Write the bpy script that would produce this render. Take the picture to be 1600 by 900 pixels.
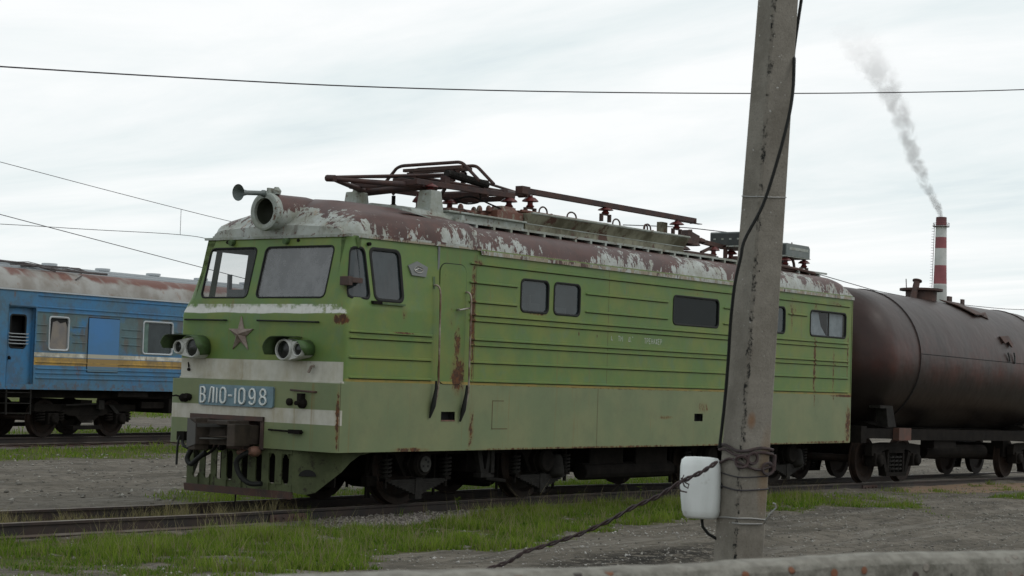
import bpy, math, random
import numpy as np
from mathutils import Vector, Matrix
for o in list(bpy.data.objects): bpy.data.objects.remove(o)
rnd = random.Random(7)
SC = bpy.context.scene
R = math.radians
# ------------------------------------------------------------------ camera
cd = bpy.data.cameras.new('camera'); cam = bpy.data.objects.new('camera', cd); SC.collection.objects.link(cam)
cr = Vector((0.60078519, -0.79875598, 0.0323426)); cu = Vector((-0.06025976, -0.00490729, 0.99817067)); cf = Vector((0.79713607, 0.60163511, 0.05108107))
cam.matrix_world = Matrix(((cr.x, cu.x, -cf.x, -17.31243), (cr.y, cu.y, -cf.y, -15.87881), (cr.z, cu.z, -cf.z, 1.83926), (0, 0, 0, 1)))
cd.sensor_width = 36; cd.lens = 62.602; cd.clip_start = 0.1; cd.clip_end = 6000
cd.dof.use_dof = True; cd.dof.focus_distance = 22; cd.dof.aperture_fstop = 11
SC.camera = cam
SC.render.resolution_x = 1024; SC.render.resolution_y = 576
SC.view_settings.view_transform = 'Standard'; SC.view_settings.look = 'None'
SC.view_settings.exposure = 0.0; SC.view_settings.gamma = 1
SC.view_settings.use_curve_mapping = False
SC.render.engine = 'CYCLES'
# ------------------------------------------------------------------ world: daylight sky under a bright overcast deck
SUN_EL, SUN_ROT = R(48), R(150)
wd = bpy.data.worlds.new('World'); SC.world = wd; wd.use_nodes = True
wt = wd.node_tree; wt.nodes.clear()
def wn(t, **k):
    n = wt.nodes.new(t)
    for a, b in k.items(): setattr(n, a, b)
    return n
wo = wn('ShaderNodeOutputWorld')
sky = wn('ShaderNodeTexSky', sky_type='NISHITA', sun_disc=False, sun_elevation=SUN_EL, sun_rotation=SUN_ROT)
bg1 = wn('ShaderNodeBackground'); bg1.inputs[1].default_value = 0.09
wt.links.new(sky.outputs[0], bg1.inputs[0])
tc = wn('ShaderNodeTexCoord'); sep = wn('ShaderNodeSeparateXYZ'); wt.links.new(tc.outputs['Generated'], sep.inputs[0])
def wm(op, a, b=None, c=None):
    n = wn('ShaderNodeMath', operation=op)
    for i, v in enumerate((a, b, c)):
        if v is None: continue
        if isinstance(v, (int, float)): n.inputs[i].default_value = v
        else: wt.links.new(v, n.inputs[i])
    return n.outputs[0]
zc = wm('ADD', wm('MAXIMUM', sep.outputs[2], 0.0), 0.10)      # project onto a cloud layer
cx = wm('DIVIDE', sep.outputs[0], zc); cy = wm('DIVIDE', sep.outputs[1], zc)
cmb = wn('ShaderNodeCombineXYZ'); wt.links.new(cx, cmb.inputs[0]); wt.links.new(cy, cmb.inputs[1])
mp = wn('ShaderNodeMapping'); mp.inputs['Rotation'].default_value = (0, 0, R(-38)); mp.inputs['Scale'].default_value = (0.62, 0.22, 1)
wt.links.new(cmb.outputs[0], mp.inputs[0])
n1 = wn('ShaderNodeTexNoise'); n1.inputs['Scale'].default_value = 1.9; n1.inputs['Detail'].default_value = 8; n1.inputs['Roughness'].default_value = 0.6; n1.inputs['Distortion'].default_value = 0.5
wt.links.new(mp.outputs[0], n1.inputs['Vector'])
n2 = wn('ShaderNodeTexNoise'); n2.inputs['Scale'].default_value = 0.35; n2.inputs['Detail'].default_value = 4
wt.links.new(mp.outputs[0], n2.inputs['Vector'])
mixn = wm('ADD', wm('MULTIPLY', n1.outputs[0], 0.6), wm('MULTIPLY', n2.outputs[0], 0.5))
rp = wn('ShaderNodeValToRGB'); e = rp.color_ramp.elements
e[0].position = 0.42; e[0].color = (0.64, 0.73, 0.775, 1)
e[1].position = 0.64; e[1].color = (0.97, 0.985, 0.985, 1)
m = e.new(0.51); m.color = (0.79, 0.86, 0.87, 1)
wt.links.new(mixn, rp.inputs[0])
bg2 = wn('ShaderNodeBackground'); wt.links.new(rp.outputs[0], bg2.inputs[0])
zen = wn('ShaderNodeMapRange', interpolation_type='SMOOTHSTEP'); wt.links.new(sep.outputs[2], zen.inputs[0]); zen.inputs[1].default_value = 0.3; zen.inputs[2].default_value = 0.9; zen.inputs[3].default_value = 1.05; zen.inputs[4].default_value = 0.74
wt.links.new(zen.outputs[0], bg2.inputs[1])     # cloud deck dimmed towards the unseen zenith to cut light from above
mx = wn('ShaderNodeMixShader'); mx.inputs[0].default_value = 0.95
wt.links.new(bg1.outputs[0], mx.inputs[1]); wt.links.new(bg2.outputs[0], mx.inputs[2]); wt.links.new(mx.outputs[0], wo.inputs[0])
# sun (veiled by cloud)
sd = bpy.data.lights.new('sun', 'SUN'); sun = bpy.data.objects.new('sun', sd); SC.collection.objects.link(sun)
sd.energy = 0.5; sd.angle = R(18); sd.color = (1, 0.97, 0.92)
sdir = Vector((math.sin(SUN_ROT) * math.cos(SUN_EL), math.cos(SUN_ROT) * math.cos(SUN_EL), math.sin(SUN_EL)))
sun.rotation_euler = sdir.to_track_quat('Z', 'Y').to_euler()

# ------------------------------------------------------------------ mesh helpers
class MB:
    def __init__(s): s.v = []; s.f = []
    def add(s, vs, fs):
        n = len(s.v); s.v += [tuple(p) for p in vs]; s.f += [tuple(i + n for i in f) for f in fs]; return s
    def box(s, x0, x1, y0, y1, z0, z1):
        x0, x1 = min(x0, x1), max(x0, x1); y0, y1 = min(y0, y1), max(y0, y1); z0, z1 = min(z0, z1), max(z0, z1)
        return s.add([(x0, y0, z0), (x1, y0, z0), (x1, y1, z0), (x0, y1, z0), (x0, y0, z1), (x1, y0, z1), (x1, y1, z1), (x0, y1, z1)],
              [(3, 2, 1, 0), (4, 5, 6, 7), (0, 1, 5, 4), (1, 2, 6, 5), (2, 3, 7, 6), (3, 0, 4, 7)])
    def bar(s, p, q, w, h, up=(0, 0, 1)):
        p, q = Vector(p), Vector(q); d = (q - p).normalized(); a = d.cross(Vector(up))
        if a.length < 1e-4: a = d.cross(Vector((1, 0, 0)))
        a.normalize(); b = a.cross(d)
        vs = [pt + a * sx * w / 2 + b * sz * h / 2 for pt in (p, q) for sx, sz in ((-1, -1), (1, -1), (1, 1), (-1, 1))]
        return s.add(vs, [(0, 1, 2, 3), (7, 6, 5, 4), (0, 4, 5, 1), (1, 5, 6, 2), (2, 6, 7, 3), (3, 7, 4, 0)])
    def tube(s, pts, r, n=8, cap=True, close=False):
        pts = [Vector(p) for p in pts]; N = len(pts); rs = r if isinstance(r, (list, tuple)) else [r] * N
        T = []
        for i in range(N):
            if close: t = pts[(i + 1) % N] - pts[i - 1]
            else: t = pts[min(i + 1, N - 1)] - pts[max(i - 1, 0)]
            T.append(t.normalized())
        a = T[0].orthogonal().normalized(); vs = []
        for i in range(N):
            a = (a - T[i] * a.dot(T[i])).normalized(); b = T[i].cross(a)
            vs += [pts[i] + (a * math.cos(k * 2 * math.pi / n) + b * math.sin(k * 2 * math.pi / n)) * rs[i] for k in range(n)]
        fs = []
        for i in range(N if close else N - 1):
            j = (i + 1) % N
            fs += [(i * n + k, i * n + (k + 1) % n, j * n + (k + 1) % n, j * n + k) for k in range(n)]
        if cap and not close: fs += [tuple(range(n))[::-1], tuple((N - 1) * n + k for k in range(n))]
        return s.add(vs, fs)
    def lathe(s, prof, o, ax, n=24, cap=True):
        o = Vector(o); ax = Vector(ax).normalized(); a = ax.orthogonal().normalized(); b = ax.cross(a); vs = []
        for (rr, h) in prof:
            vs += [o + ax * h + (a * math.cos(k * 2 * math.pi / n) + b * math.sin(k * 2 * math.pi / n)) * rr for k in range(n)]
        fs = []
        for i in range(len(prof) - 1):
            fs += [(i * n + k, i * n + (k + 1) % n, (i + 1) * n + (k + 1) % n, (i + 1) * n + k) for k in range(n)]
        if cap: fs += [tuple(range(n))[::-1], tuple((len(prof) - 1) * n + k for k in range(n))]
        return s.add(vs, fs)
    def prism(s, poly, ext):
        e_ = Vector(ext); P = [Vector(p) for p in poly]; n = len(P)
        return s.add(P + [p + e_ for p in P], [tuple(range(n))[::-1], tuple(range(n, 2 * n))] + [(i, (i + 1) % n, n + (i + 1) % n, n + i) for i in range(n)])
    def strip(s, A, B, close=False):
        n = len(A); m_ = n if close else n - 1
        return s.add(list(A) + list(B), [(i, (i + 1) % n, n + (i + 1) % n, n + i) for i in range(m_)])
    def ring(s, outer, inner, d):
        """flat ring between two loops, thickened by vector d(loop points) list of 4 loops already given"""
        return s
    def split(s, name, mat, parent=None, **k):
        '''one object per separate piece (pieces that touch stay together)'''
        par = list(range(len(s.v)))
        def fd_(a):
            while par[a] != a: par[a] = par[par[a]]; a = par[a]
            return a
        for f in s.f:
            for q in f[1:]: par[fd_(q)] = fd_(f[0])
        comps = {}
        for i in range(len(s.v)): comps.setdefault(fd_(i), []).append(i)
        cl = []
        for vs in comps.values():
            P = np.array([s.v[i] for i in vs]); cl.append([P.min(0) - .01, P.max(0) + .01, set(vs)])
        ch_ = True
        while ch_:
            ch_ = False
            for a in range(len(cl)):
                for b in range(a + 1, len(cl)):
                    if (cl[a][0] <= cl[b][1]).all() and (cl[b][0] <= cl[a][1]).all():
                        cl[a] = [np.minimum(cl[a][0], cl[b][0]), np.maximum(cl[a][1], cl[b][1]), cl[a][2] | cl[b][2]]; del cl[b]; ch_ = True; break
                if ch_: break
        out = []
        for _, _, vs in cl:
            ids = sorted(vs); mp_ = {v: k_ for k_, v in enumerate(ids)}; m_ = MB(); m_.v = [s.v[i] for i in ids]; m_.f = [tuple(mp_[q] for q in f) for f in s.f if f[0] in vs]
            out.append(m_.build(name, mat, parent, **k))
        return out
    def build(s, name, mat, parent=None, loc=None, smooth=None, bevel=0, fix=True, solid=0):
        me = bpy.data.meshes.new(name); me.from_pydata(s.v, [], s.f); me.validate(); me.update()
        if fix:
            import bmesh
            b = bmesh.new(); b.from_mesh(me); bmesh.ops.recalc_face_normals(b, faces=b.faces); b.to_mesh(me); b.free()
        if smooth:
            for p in me.polygons: p.use_smooth = True
            me.set_sharp_from_angle(angle=R(smooth))
        o = bpy.data.objects.new(name, me); SC.collection.objects.link(o)
        if mat: me.materials.append(mat)
        if parent: o.parent = parent
        if loc: o.location = loc
        if solid:
            md = o.modifiers.new('solid', 'SOLIDIFY'); md.thickness = solid; md.offset = -1
        if bevel:
            md = o.modifiers.new('bevel', 'BEVEL'); md.width = bevel; md.segments = 2; md.limit_method = 'ANGLE'; md.angle_limit = R(40)
        return o
def tag(o, label=None, cat=None, group=None, kind=None):
    if label: o['label'] = label
    if cat: o['category'] = cat
    if group: o['group'] = group
    if kind: o['kind'] = kind
    return o
def empty(name, label, cat, loc=(0, 0, 0), rot=(0, 0, 0), group=None):
    o = bpy.data.objects.new(name, None); SC.collection.objects.link(o); o.location = loc; o.rotation_euler = rot
    o.empty_display_size = 0.2
    return tag(o, label, cat, group)
def copy_tree(o, parent, loc=None, rot=None):
    c = o.copy(); SC.collection.objects.link(c); c.parent = parent
    if loc is not None: c.location = loc
    if rot is not None: c.rotation_euler = rot
    for ch in list(o.children): copy_tree(ch, c)
    return c
def rrect(cx_, cz_, w, h, r, n=5):
    pts = []
    for (sx, sz, a0) in ((1, 1, 0), (-1, 1, 90), (-1, -1, 180), (1, -1, 270)):
        for k in range(n + 1):
            a = R(a0 + 90 * k / n); pts.append((cx_ + sx * (w / 2 - r) + r * math.cos(a), cz_ + sz * (h / 2 - r) + r * math.sin(a)))
    return pts
def gasket(mb, fn, x0, x1, z0, z1, r, wid=0.03, inn=0.012, d0=-0.02, d1=0.012, rin=None):
    """rounded rubber frame round an opening; fn(x,z,d)->3D"""
    cx_, cz_, w, h = (x0 + x1) / 2, (z0 + z1) / 2, x1 - x0, z1 - z0
    O = rrect(cx_, cz_, w + 2 * wid, h + 2 * wid, r + wid); I = rrect(cx_, cz_, w - 2 * inn, h - 2 * inn, rin or r)
    Ot = [fn(a, b, d1 * .6) for a, b in O]; Ob = [fn(a, b, -0.004) for a, b in O]
    M = [((a[0] * .6 + b[0] * .4), (a[1] * .6 + b[1] * .4)) for a, b in zip(O, I)]
    Mt = [fn(a, b, d1) for a, b in M]
    It = [fn(a, b, d1 * .5) for a, b in I]; Ib = [fn(a, b, d0) for a, b in I]
    for A, B in ((Ob, Ot), (Ot, Mt), (Mt, It), (It, Ib)): mb.strip(A, B, True)
def pane(mb, fn, x0, x1, z0, z1, d=-0.018, nx=6):
    xs = [x0 + (x1 - x0) * i / nx for i in range(nx + 1)]
    mb.strip([fn(x, z0, d) for x in xs], [fn(x, z1, d) for x in xs])
def wall(mb, xs, zs, holes, fn):
    idx = {}
    def vi(i, j):
        if (i, j) not in idx: idx[(i, j)] = len(mb.v); mb.v.append(tuple(fn(xs[i], zs[j], 0)))
        return idx[(i, j)]
    for i in range(len(xs) - 1):
        for j in range(len(zs) - 1):
            xm = (xs[i] + xs[i + 1]) / 2; zm = (zs[j] + zs[j + 1]) / 2
            if any(h[0] < xm < h[1] and h[2] < zm < h[3] for h in holes): continue
            mb.f.append((vi(i, j), vi(i + 1, j), vi(i + 1, j + 1), vi(i, j + 1)))
def lerp(a, b, t): return a + (b - a) * t
def sstep(t): t = min(1, max(0, t)); return t * t * (3 - 2 * t)
def arc(p0, p1, p2, n=6):
    """quadratic bend"""
    p0, p1, p2 = Vector(p0), Vector(p1), Vector(p2)
    return [p0 * (1 - t) ** 2 + p1 * 2 * t * (1 - t) + p2 * t * t for t in [k / n for k in range(n + 1)]]

# ------------------------------------------------------------------ node helpers
class NT:
    def __init__(s, name):
        s.m = bpy.data.materials.new(name); s.m.use_nodes = True; s.t = s.m.node_tree; s.t.nodes.clear()
        s.out = s.t.nodes.new('ShaderNodeOutputMaterial'); s.tc = s.t.nodes.new('ShaderNodeTexCoord')
        s.obj = s.tc.outputs['Object']; s._sep = None
    def n(s, t, **k):
        n = s.t.nodes.new(t)
        for a, b in k.items(): setattr(n, a, b)
        return n
    def put(s, sock, v):
        if isinstance(v, (int, float)): sock.default_value = v
        elif isinstance(v, (tuple, list)): sock.default_value = (tuple(v) + (1,))[:len(sock.default_value)] if len(v) < len(sock.default_value) else v
        else: s.t.links.new(v, sock)
    def xyz(s):
        if s._sep is None:
            s._sep = s.n('ShaderNodeSeparateXYZ'); s.put(s._sep.inputs[0], s.obj)
        return s._sep.outputs
    def ma(s, op, a, b=None, c=None, clamp=False):
        n = s.n('ShaderNodeMath', operation=op); n.use_clamp = clamp
        for i, v in enumerate((a, b, c)):
            if v is not None: s.put(n.inputs[i], v)
        return n.outputs[0]
    def noise(s, scale, detail=4, rough=0.55, stretch=None, dist=0, off=None, vec=None):
        n = s.n('ShaderNodeTexNoise'); n.inputs['Scale'].default_value = scale; n.inputs['Detail'].default_value = detail
        n.inputs['Roughness'].default_value = rough; n.inputs['Distortion'].default_value = dist
        v = vec or s.obj
        if stretch or off:
            mp_ = s.n('ShaderNodeMapping'); mp_.inputs['Scale'].default_value = stretch or (1, 1, 1); mp_.inputs['Location'].default_value = off or (0, 0, 0)
            s.put(mp_.inputs[0], v); v = mp_.outputs[0]
        s.put(n.inputs['Vector'], v); return n.outputs[0]
    def ramp(s, v, a, b):
        """smooth 0..1 between a and b"""
        n = s.n('ShaderNodeMapRange', interpolation_type='SMOOTHSTEP'); s.put(n.inputs[0], v); s.put(n.inputs[1], a); s.put(n.inputs[2], b)
        return n.outputs[0]
    def mix(s, f, a, b):
        n = s.n('ShaderNodeMix', data_type='RGBA'); s.put(n.inputs[0], f); s.put(n.inputs[6], a); s.put(n.inputs[7], b); return n.outputs[2]
    def band(s, c, lo, hi, soft=0.004):
        h0, h1 = (hi - soft, hi + soft) if isinstance(hi, (int, float)) else (s.ma('SUBTRACT', hi, soft), s.ma('ADD', hi, soft))
        return s.ma('MULTIPLY', s.ramp(c, lo - soft, lo + soft), s.ma('SUBTRACT', 1.0, s.ramp(c, h0, h1)))
    def gauss(s, a, a0, ra, b, b0, rb):
        """soft blob 0..1 in two coordinates"""
        d = s.ma('ADD', s.ma('POWER', s.ma('ABSOLUTE', s.ma('DIVIDE', s.ma('SUBTRACT', a, a0), ra)), 2.0), s.ma('POWER', s.ma('ABSOLUTE', s.ma('DIVIDE', s.ma('SUBTRACT', b, b0), rb)), 2.0))
        return s.ma('SUBTRACT', 1.0, d, clamp=True)
    def bump(s, h, st=0.3, dist=0.01):
        n = s.n('ShaderNodeBump'); n.inputs['Strength'].default_value = st; n.inputs['Distance'].default_value = dist; s.put(n.inputs['Height'], h); return n.outputs[0]
    def pbr(s, col, rough=0.6, metal=0.0, nrm=None, spec=0.5):
        b = s.n('ShaderNodeBsdfPrincipled'); s.put(b.inputs['Base Color'], col); s.put(b.inputs['Roughness'], rough); s.put(b.inputs['Metallic'], metal)
        b.inputs['Specular IOR Level'].default_value = spec
        if nrm is not None: s.put(b.inputs['Normal'], nrm)
        s.t.links.new(b.outputs[0], s.out.inputs[0]); return s.m
def simple(name, col, rough=0.6, metal=0, col2=None, sc=6, amt=0.5, bump=0.0, spec=0.4, stretch=None):
    t = NT(name); c = col
    if col2:
        f = t.ramp(t.noise(sc, 6, 0.65, stretch=stretch), 0.5 - amt * 0.3, 0.5 + amt * 0.3); c = t.mix(f, col, col2)
    nr = t.bump(t.noise(sc * 6, 4), bump, 0.01) if bump else None
    return t.pbr(c, rough, metal, nr, spec)

RUST = (0.115, 0.045, 0.022); RUST2 = (0.21, 0.075, 0.02)
# -- locomotive paint
def mk_body():
    t = NT('loco_paint'); X, Y, Z = t.xyz()
    GREEN, GREEN2 = (0.104, 0.180, 0.047), (0.155, 0.198, 0.045)
    LOW, LOW2 = (0.184, 0.206, 0.102), (0.146, 0.184, 0.092)
    blot = t.ramp(t.noise(1.3, 6, 0.6), 0.38, 0.66)
    up = t.mix(blot, GREEN, GREEN2)
    up = t.mix(t.ma('MULTIPLY', t.ramp(t.noise(3.0, 5, 0.7, off=(7, 3, 1)), 0.50, 0.70), 0.5), up, (0.095, 0.170, 0.090))
    lo = t.mix(t.ramp(t.noise(1.1, 6, 0.6, off=(3, 0, 0)), 0.35, 0.65), LOW, LOW2)
    c = t.mix(t.ramp(Z, 1.735, 1.741), lo, up)
    # yellow line just above the lower panel, worn
    side = t.ramp(X, 0.13, 0.16)
    yl = t.ma('MULTIPLY', t.band(Z, 1.738, 1.775, 0.003), side)
    c = t.mix(t.ma('MULTIPLY', yl, t.ramp(t.noise(3, 5), 0.25, 0.6)), c, (0.30, 0.22, 0.05))
    # white stripes on the front
    fr = t.ma('SUBTRACT', 1.0, t.ramp(X, 0.126, 0.134))
    wst = t.ma('ADD', t.band(Z, 1.71, 1.992), t.band(Z, 1.155, t.ma('ADD', 1.348, t.ma('MULTIPLY', t.noise(1.2, 1), 0.012))))
    lowmask = t.ma('SUBTRACT', 1.0, t.ma('MULTIPLY', t.ramp(X, 0.09, 0.10), t.ma('LESS_THAN', Z, 1.5)))
    worn = t.ramp(t.noise(5, 8, 0.7, stretch=(1, 1, 1)), 0.22, 0.36)
    wh = t.mix(t.ramp(t.noise(2.2, 7, 0.7, stretch=(1, 1, 0.6)), 0.35, 0.7), (0.48, 0.47, 0.42), (0.36, 0.33, 0.25))
    c = t.mix(t.ma('MULTIPLY', t.ma('MULTIPLY', wst, lowmask), t.ma('MULTIPLY', fr, worn)), c, wh)
    # white painted sill under the windscreens
    sill = t.ma('MULTIPLY', t.ramp(t.ma('ADD', Z, t.ma('MULTIPLY', t.noise(1.4, 3), -0.06)), 2.60, 2.61), t.ma('SUBTRACT', 1.0, t.ramp(Z, 2.755, 2.765)))
    sillx = t.ma('SUBTRACT', 1.0, t.ramp(t.ma('ADD', X, t.ma('MULTIPLY', t.noise(9, 3), 0.06)), 0.17, 0.19))
    scratch = t.ma('SUBTRACT', t.ramp(t.noise(4, 8, 0.75, stretch=(1, .5, 4)), 0.20, 0.34), t.ma('MULTIPLY', t.ma('MULTIPLY', t.ramp(t.noise(16, 5, .7), .52, .58), .8), t.ma('SUBTRACT', 1.0, t.ramp(Y, .35, .7))))
    c = t.mix(t.ma('MULTIPLY', t.ma('MULTIPLY', sill, sillx), scratch), c, (0.60, 0.60, 0.57))
    # rust: general freckles, vertical runs, local patches
    drips = t.ramp(t.noise(2.2, 6, 0.7, stretch=(3.0, 3.0, 0.12)), 0.60, 0.80)
    c = t.mix(t.ma('MULTIPLY', drips, 0.60), c, (0.20, 0.15, 0.05))
    fine = t.noise(14, 6, 0.75, stretch=(1, 1, 0.7)); med = t.noise(5, 6, 0.7, off=(1, 2, 3))
    spots = t.ramp(t.ma('ADD', t.ma('MULTIPLY', fine, 0.6), t.ma('MULTIPLY', med, 0.5)), 0.685, 0.72)
    blobs = None
    near_c = t.ma('SUBTRACT', 1.0, t.ramp(Y, .16, .30))      # keeps the cab corner patches off the rest of the front
    for (x0, rx, z0, rz, k) in ((2.50, 0.24, 1.88, 0.40, 1.0), (2.47, 0.12, 2.25, 0.45, .85), (2.35, 0.3, 2.7, 0.6, .42), (2.80, 0.085, 2.75, 1.15, .92), (2.83, .035, 2.6, 1.3, 1.1), (2.84, 0.10, 1.1, 0.55, .72),
                                (0.02, 0.035, 1.25, 0.55, 1.0), (0.10, 0.13, 2.56, 0.10, 1.0), (0.24, 0.06, 3.15, 0.40, .75), (0.06, 0.05, 2.2, 0.45, .6), (1.5, 0.6, 0.82, 0.05, .95),
                                (14.85, 0.16, 1.15, 0.60, .95), (14.6, 0.8, 1.72, 0.04, 1.0), (14.0, 1.8, 0.82, 0.04, .8), (13.4, 0.09, 2.3, 1.1, .85), (12.45, 0.06, 3.2, .5, .8), (14.2, .07, 2.2, 1.0, .7), (14.8, 0.06, 2.5, 0.9, .75),
                                (9.3, 0.3, 1.45, 0.16, .62), (8.1, 0.35, 1.28, 0.05, .7), (1.3, 0.10, 2.70, 0.20, .62), (1.3, 0.35, 2.42, 0.022, .95), (12.5, 0.3, 3.35, 0.35, .55), (14.2, 0.5, 3.5, .12, .6), (6, 5, .81, .03, .8), (11, 4, .81, .03, .8), (7.5, 7.5, 1.735, .012, .62),
                                (4.4, 0.35, 2.83, 0.03, .8), (2.9, .18, 3.50, .08, .85), (13.4, .12, 3.35, .3, .7), (9.0, 1.2, 3.40, .05, .5), (5.5, .03, 2.58, .06, .95), (6.0, .02, 2.56, .05, .9)):
        g = t.ma('MULTIPLY', t.gauss(X, x0, rx, Z, z0, rz), k)
        if x0 < .4: g = t.ma('MULTIPLY', g, near_c)
        blobs = g if blobs is None else t.ma('MAXIMUM', blobs, g)
    bf = t.ma('ADD', t.ma('MULTIPLY', t.noise(13, 8, 0.75, stretch=(1, 1, .6), off=(5, 5, 5)), 1.5), -.25)
    bl = t.ma('MULTIPLY', blobs, .62)
    rb = t.ramp(t.ma('ADD', bl, bf), .90, .98)
    halo = t.ma('MULTIPLY', t.ma('MULTIPLY', t.ramp(blobs, .05, .9), t.ramp(t.ma('ADD', bl, bf), .55, .95)), 0.60)
    c = t.mix(halo, c, (0.17, 0.105, 0.03))
    rr = t.mix(t.ramp(t.noise(20, 4), .4, .65), (.060, .030, .018), (.125, .050, .018))
    c = t.mix(t.ma('MAXIMUM', rb, t.ma('MULTIPLY', spots, 0.7)), c, rr)
    # rust runs down from the belt and eaves
    run = t.ma('MULTIPLY', t.ramp(t.noise(4, 5, 0.7, stretch=(2.6, 2.6, 0.1), off=(9, 1, 2)), 0.58, 0.76), 0.65)
    c = t.mix(run, c, (0.19, 0.12, 0.035))
    # soot / dirt near the floor line
    dirt = t.ma('MULTIPLY', t.ramp(t.noise(2.4, 7, 0.7), 0.42, 0.8), 0.30)
    c = t.mix(dirt, c, (0.085, 0.09, 0.055))
    dent = t.noise(0.9, 2, 0.4, stretch=(1, 1, 0.6))
    h = t.ma('ADD', t.ma('MULTIPLY', dent, 1.0), t.ma('MULTIPLY', t.noise(30, 3), 0.05))
    return t.pbr(c, t.ma('ADD', 0.48, t.ma('MULTIPLY', rb, 0.35)), 0, t.bump(h, 0.12, 0.02), 0.35)
M = {}
M['body'] = mk_body()
M['skirt'] = None
def mk_roof():
    t = NT('flaking_roof_paint'); X, Y, Z = t.xyz()
    br = t.mix(t.ramp(t.noise(2.5, 6, 0.65), 0.35, 0.65), (0.060, 0.028, 0.023), (0.092, 0.038, 0.029))
    br = t.mix(t.ma('MULTIPLY', t.ramp(t.noise(0.9, 3), 0.45, 0.65), .6), br, (0.075, 0.045, 0.044))
    gy = t.mix(t.ramp(t.noise(3, 6, 0.7), 0.35, 0.7), (0.40, 0.43, 0.41), (0.27, 0.28, 0.235))
    gy = t.mix(t.ramp(t.noise(6, 5, 0.7, stretch=(1, 1, .25)), 0.58, 0.72), gy, (0.25, 0.13, 0.06))
    vert = t.noise(4.4, 12, 0.72, stretch=(1.7, 1.7, 0.85), dist=0.35)
    big = t.noise(0.75, 3, 0.5, stretch=(1, .4, .4), off=(2.3, 0, 0))
    hz = t.ma('MULTIPLY', t.ma('SUBTRACT', 4.00, Z), 0.95)           # paint survives better near the eaves
    cab = t.ma('MULTIPLY', t.ma('SUBTRACT', 1.0, t.ramp(X, 0.5, 1.6)), 0.09)
    rear = t.ma('ADD', t.ma('MULTIPLY', t.ramp(X, 6.5, 8.0), 0.05), t.ma('MULTIPLY', t.ma('MULTIPLY', t.ramp(X, 3.4, 4.2), t.ma('SUBTRACT', 1.0, t.ramp(X, 6.5, 7.5))), -0.07))
    v = t.ma('ADD', t.ma('ADD', t.ma('ADD', t.ma('MULTIPLY', vert, 1.15), t.ma('MULTIPLY', big, 0.75)), t.ma('MULTIPLY', hz, 0.55)), t.ma('ADD', cab, rear))
    mask = t.ramp(v, 1.062, 1.074)
    mid = t.ma('SUBTRACT', 1.0, t.ramp(Z, 4.13, 4.2))
    c = t.mix(t.ma('MULTIPLY', mask, mid), br, gy)
    pits = t.ramp(t.noise(16, 5, .7), 0.60, 0.64); c = t.mix(t.ma('MULTIPLY', pits, .8), c, (0.13, 0.06, 0.045))
    eave = t.ma('SUBTRACT', 1.0, t.ramp(t.ma('ADD', Z, t.ma('MULTIPLY', t.noise(5, 6, .7), -0.04)), 3.67, 3.70))
    c = t.mix(t.ma('MULTIPLY', eave, t.ramp(t.noise(7, 6, .7, stretch=(1, 1, .5)), .46, .52)), c, (0.27, 0.235, 0.165))
    stn = t.ma('MULTIPLY', t.ramp(t.noise(6, 8, .75, stretch=(1, 1, .35), off=(8, 8, 8)), .50, .66), .45); c = t.mix(stn, c, (0.055, 0.032, 0.026))
    return t.pbr(c, 0.5, 0, t.bump(t.ma('ADD', mask, t.noise(4, 3)), 0.4, 0.008), 0.4)
M['roof'] = mk_roof()
M['rust'] = simple('rusty_steel', (0.085, 0.045, 0.035), 0.75, 0, (0.055, 0.040, 0.036), 5, 0.6, 0.3)
M['panto'] = simple('dark_rust_tube', (0.036, 0.024, 0.025), 0.6, 0, (0.070, 0.034, 0.026), 5, 0.6, spec=.25)
M['redins'] = simple('red_insulator', (0.13, 0.022, 0.018), 0.35, 0, (0.075, 0.02, 0.02), 8, 0.6)
M['dark'] = simple('grimy_underframe', (0.0085, 0.0075, 0.0070), 0.85, 0, (0.017, 0.0145, 0.0125), 4, 0.7, 0.3, spec=0.08)
M['spring'] = simple('dusty_steel', (0.026, 0.025, 0.023), 0.7, 0, (0.015, 0.0135, 0.0125), 9, 0.6, spec=.1)
M['wheel'] = simple('wheel_steel', (0.018, 0.0145, 0.013), 0.6, 0, (0.034, 0.022, 0.017), 5, 0.7, spec=.1)
M['rubber'] = simple('black_rubber', (0.012, 0.013, 0.012), 0.6, spec=.2)
def mk_pale():
    t = NT('weathered_pale_paint'); c = t.mix(t.ramp(t.noise(3, 7, .7), .35, .65), (0.33, 0.365, 0.345), (0.22, 0.235, 0.19))
    c = t.mix(t.ramp(t.noise(7, 8, .75, off=(3, 3, 3)), .57, .62), c, (0.10, 0.055, 0.035)); c = t.mix(t.ma('MULTIPLY', t.ramp(t.noise(5, 6, .7, stretch=(1, 1, .25)), .5, .7), .5), c, (0.15, .13, .09))
    return t.pbr(c, .55, 0, t.bump(t.noise(12, 4), .2, .01), .4)
M['pale'] = mk_pale()
def mk_mottle(name, a, b, c3, sc=2.2, s2=5, rough=.6):
    t = NT(name); c = t.mix(t.ramp(t.noise(sc, 7, .7), .38, .62), a, b)
    c = t.mix(t.ramp(t.noise(s2, 7, .7, stretch=(1, 1, .6), off=(3, 3, 3)), .56, .62), c, c3)
    return t.pbr(c, rough, 0, t.bump(t.noise(8, 4), .3, .01), .35)
M['hatch'] = mk_mottle('stained_hatch_paint', (0.24, 0.235, 0.17), (0.085, 0.078, 0.046), (0.075, 0.034, 0.022), 1.6, 2.6)
M['brownbox'] = mk_mottle('rusty_roof_box', (0.10, 0.045, 0.035), (0.14, 0.06, 0.04), (0.19, 0.17, 0.13), 3, 6)
M['greybox'] = simple('grey_green_case', (0.10, 0.125, 0.12), 0.45, 0, (0.14, 0.155, 0.15), 4, .6)
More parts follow.
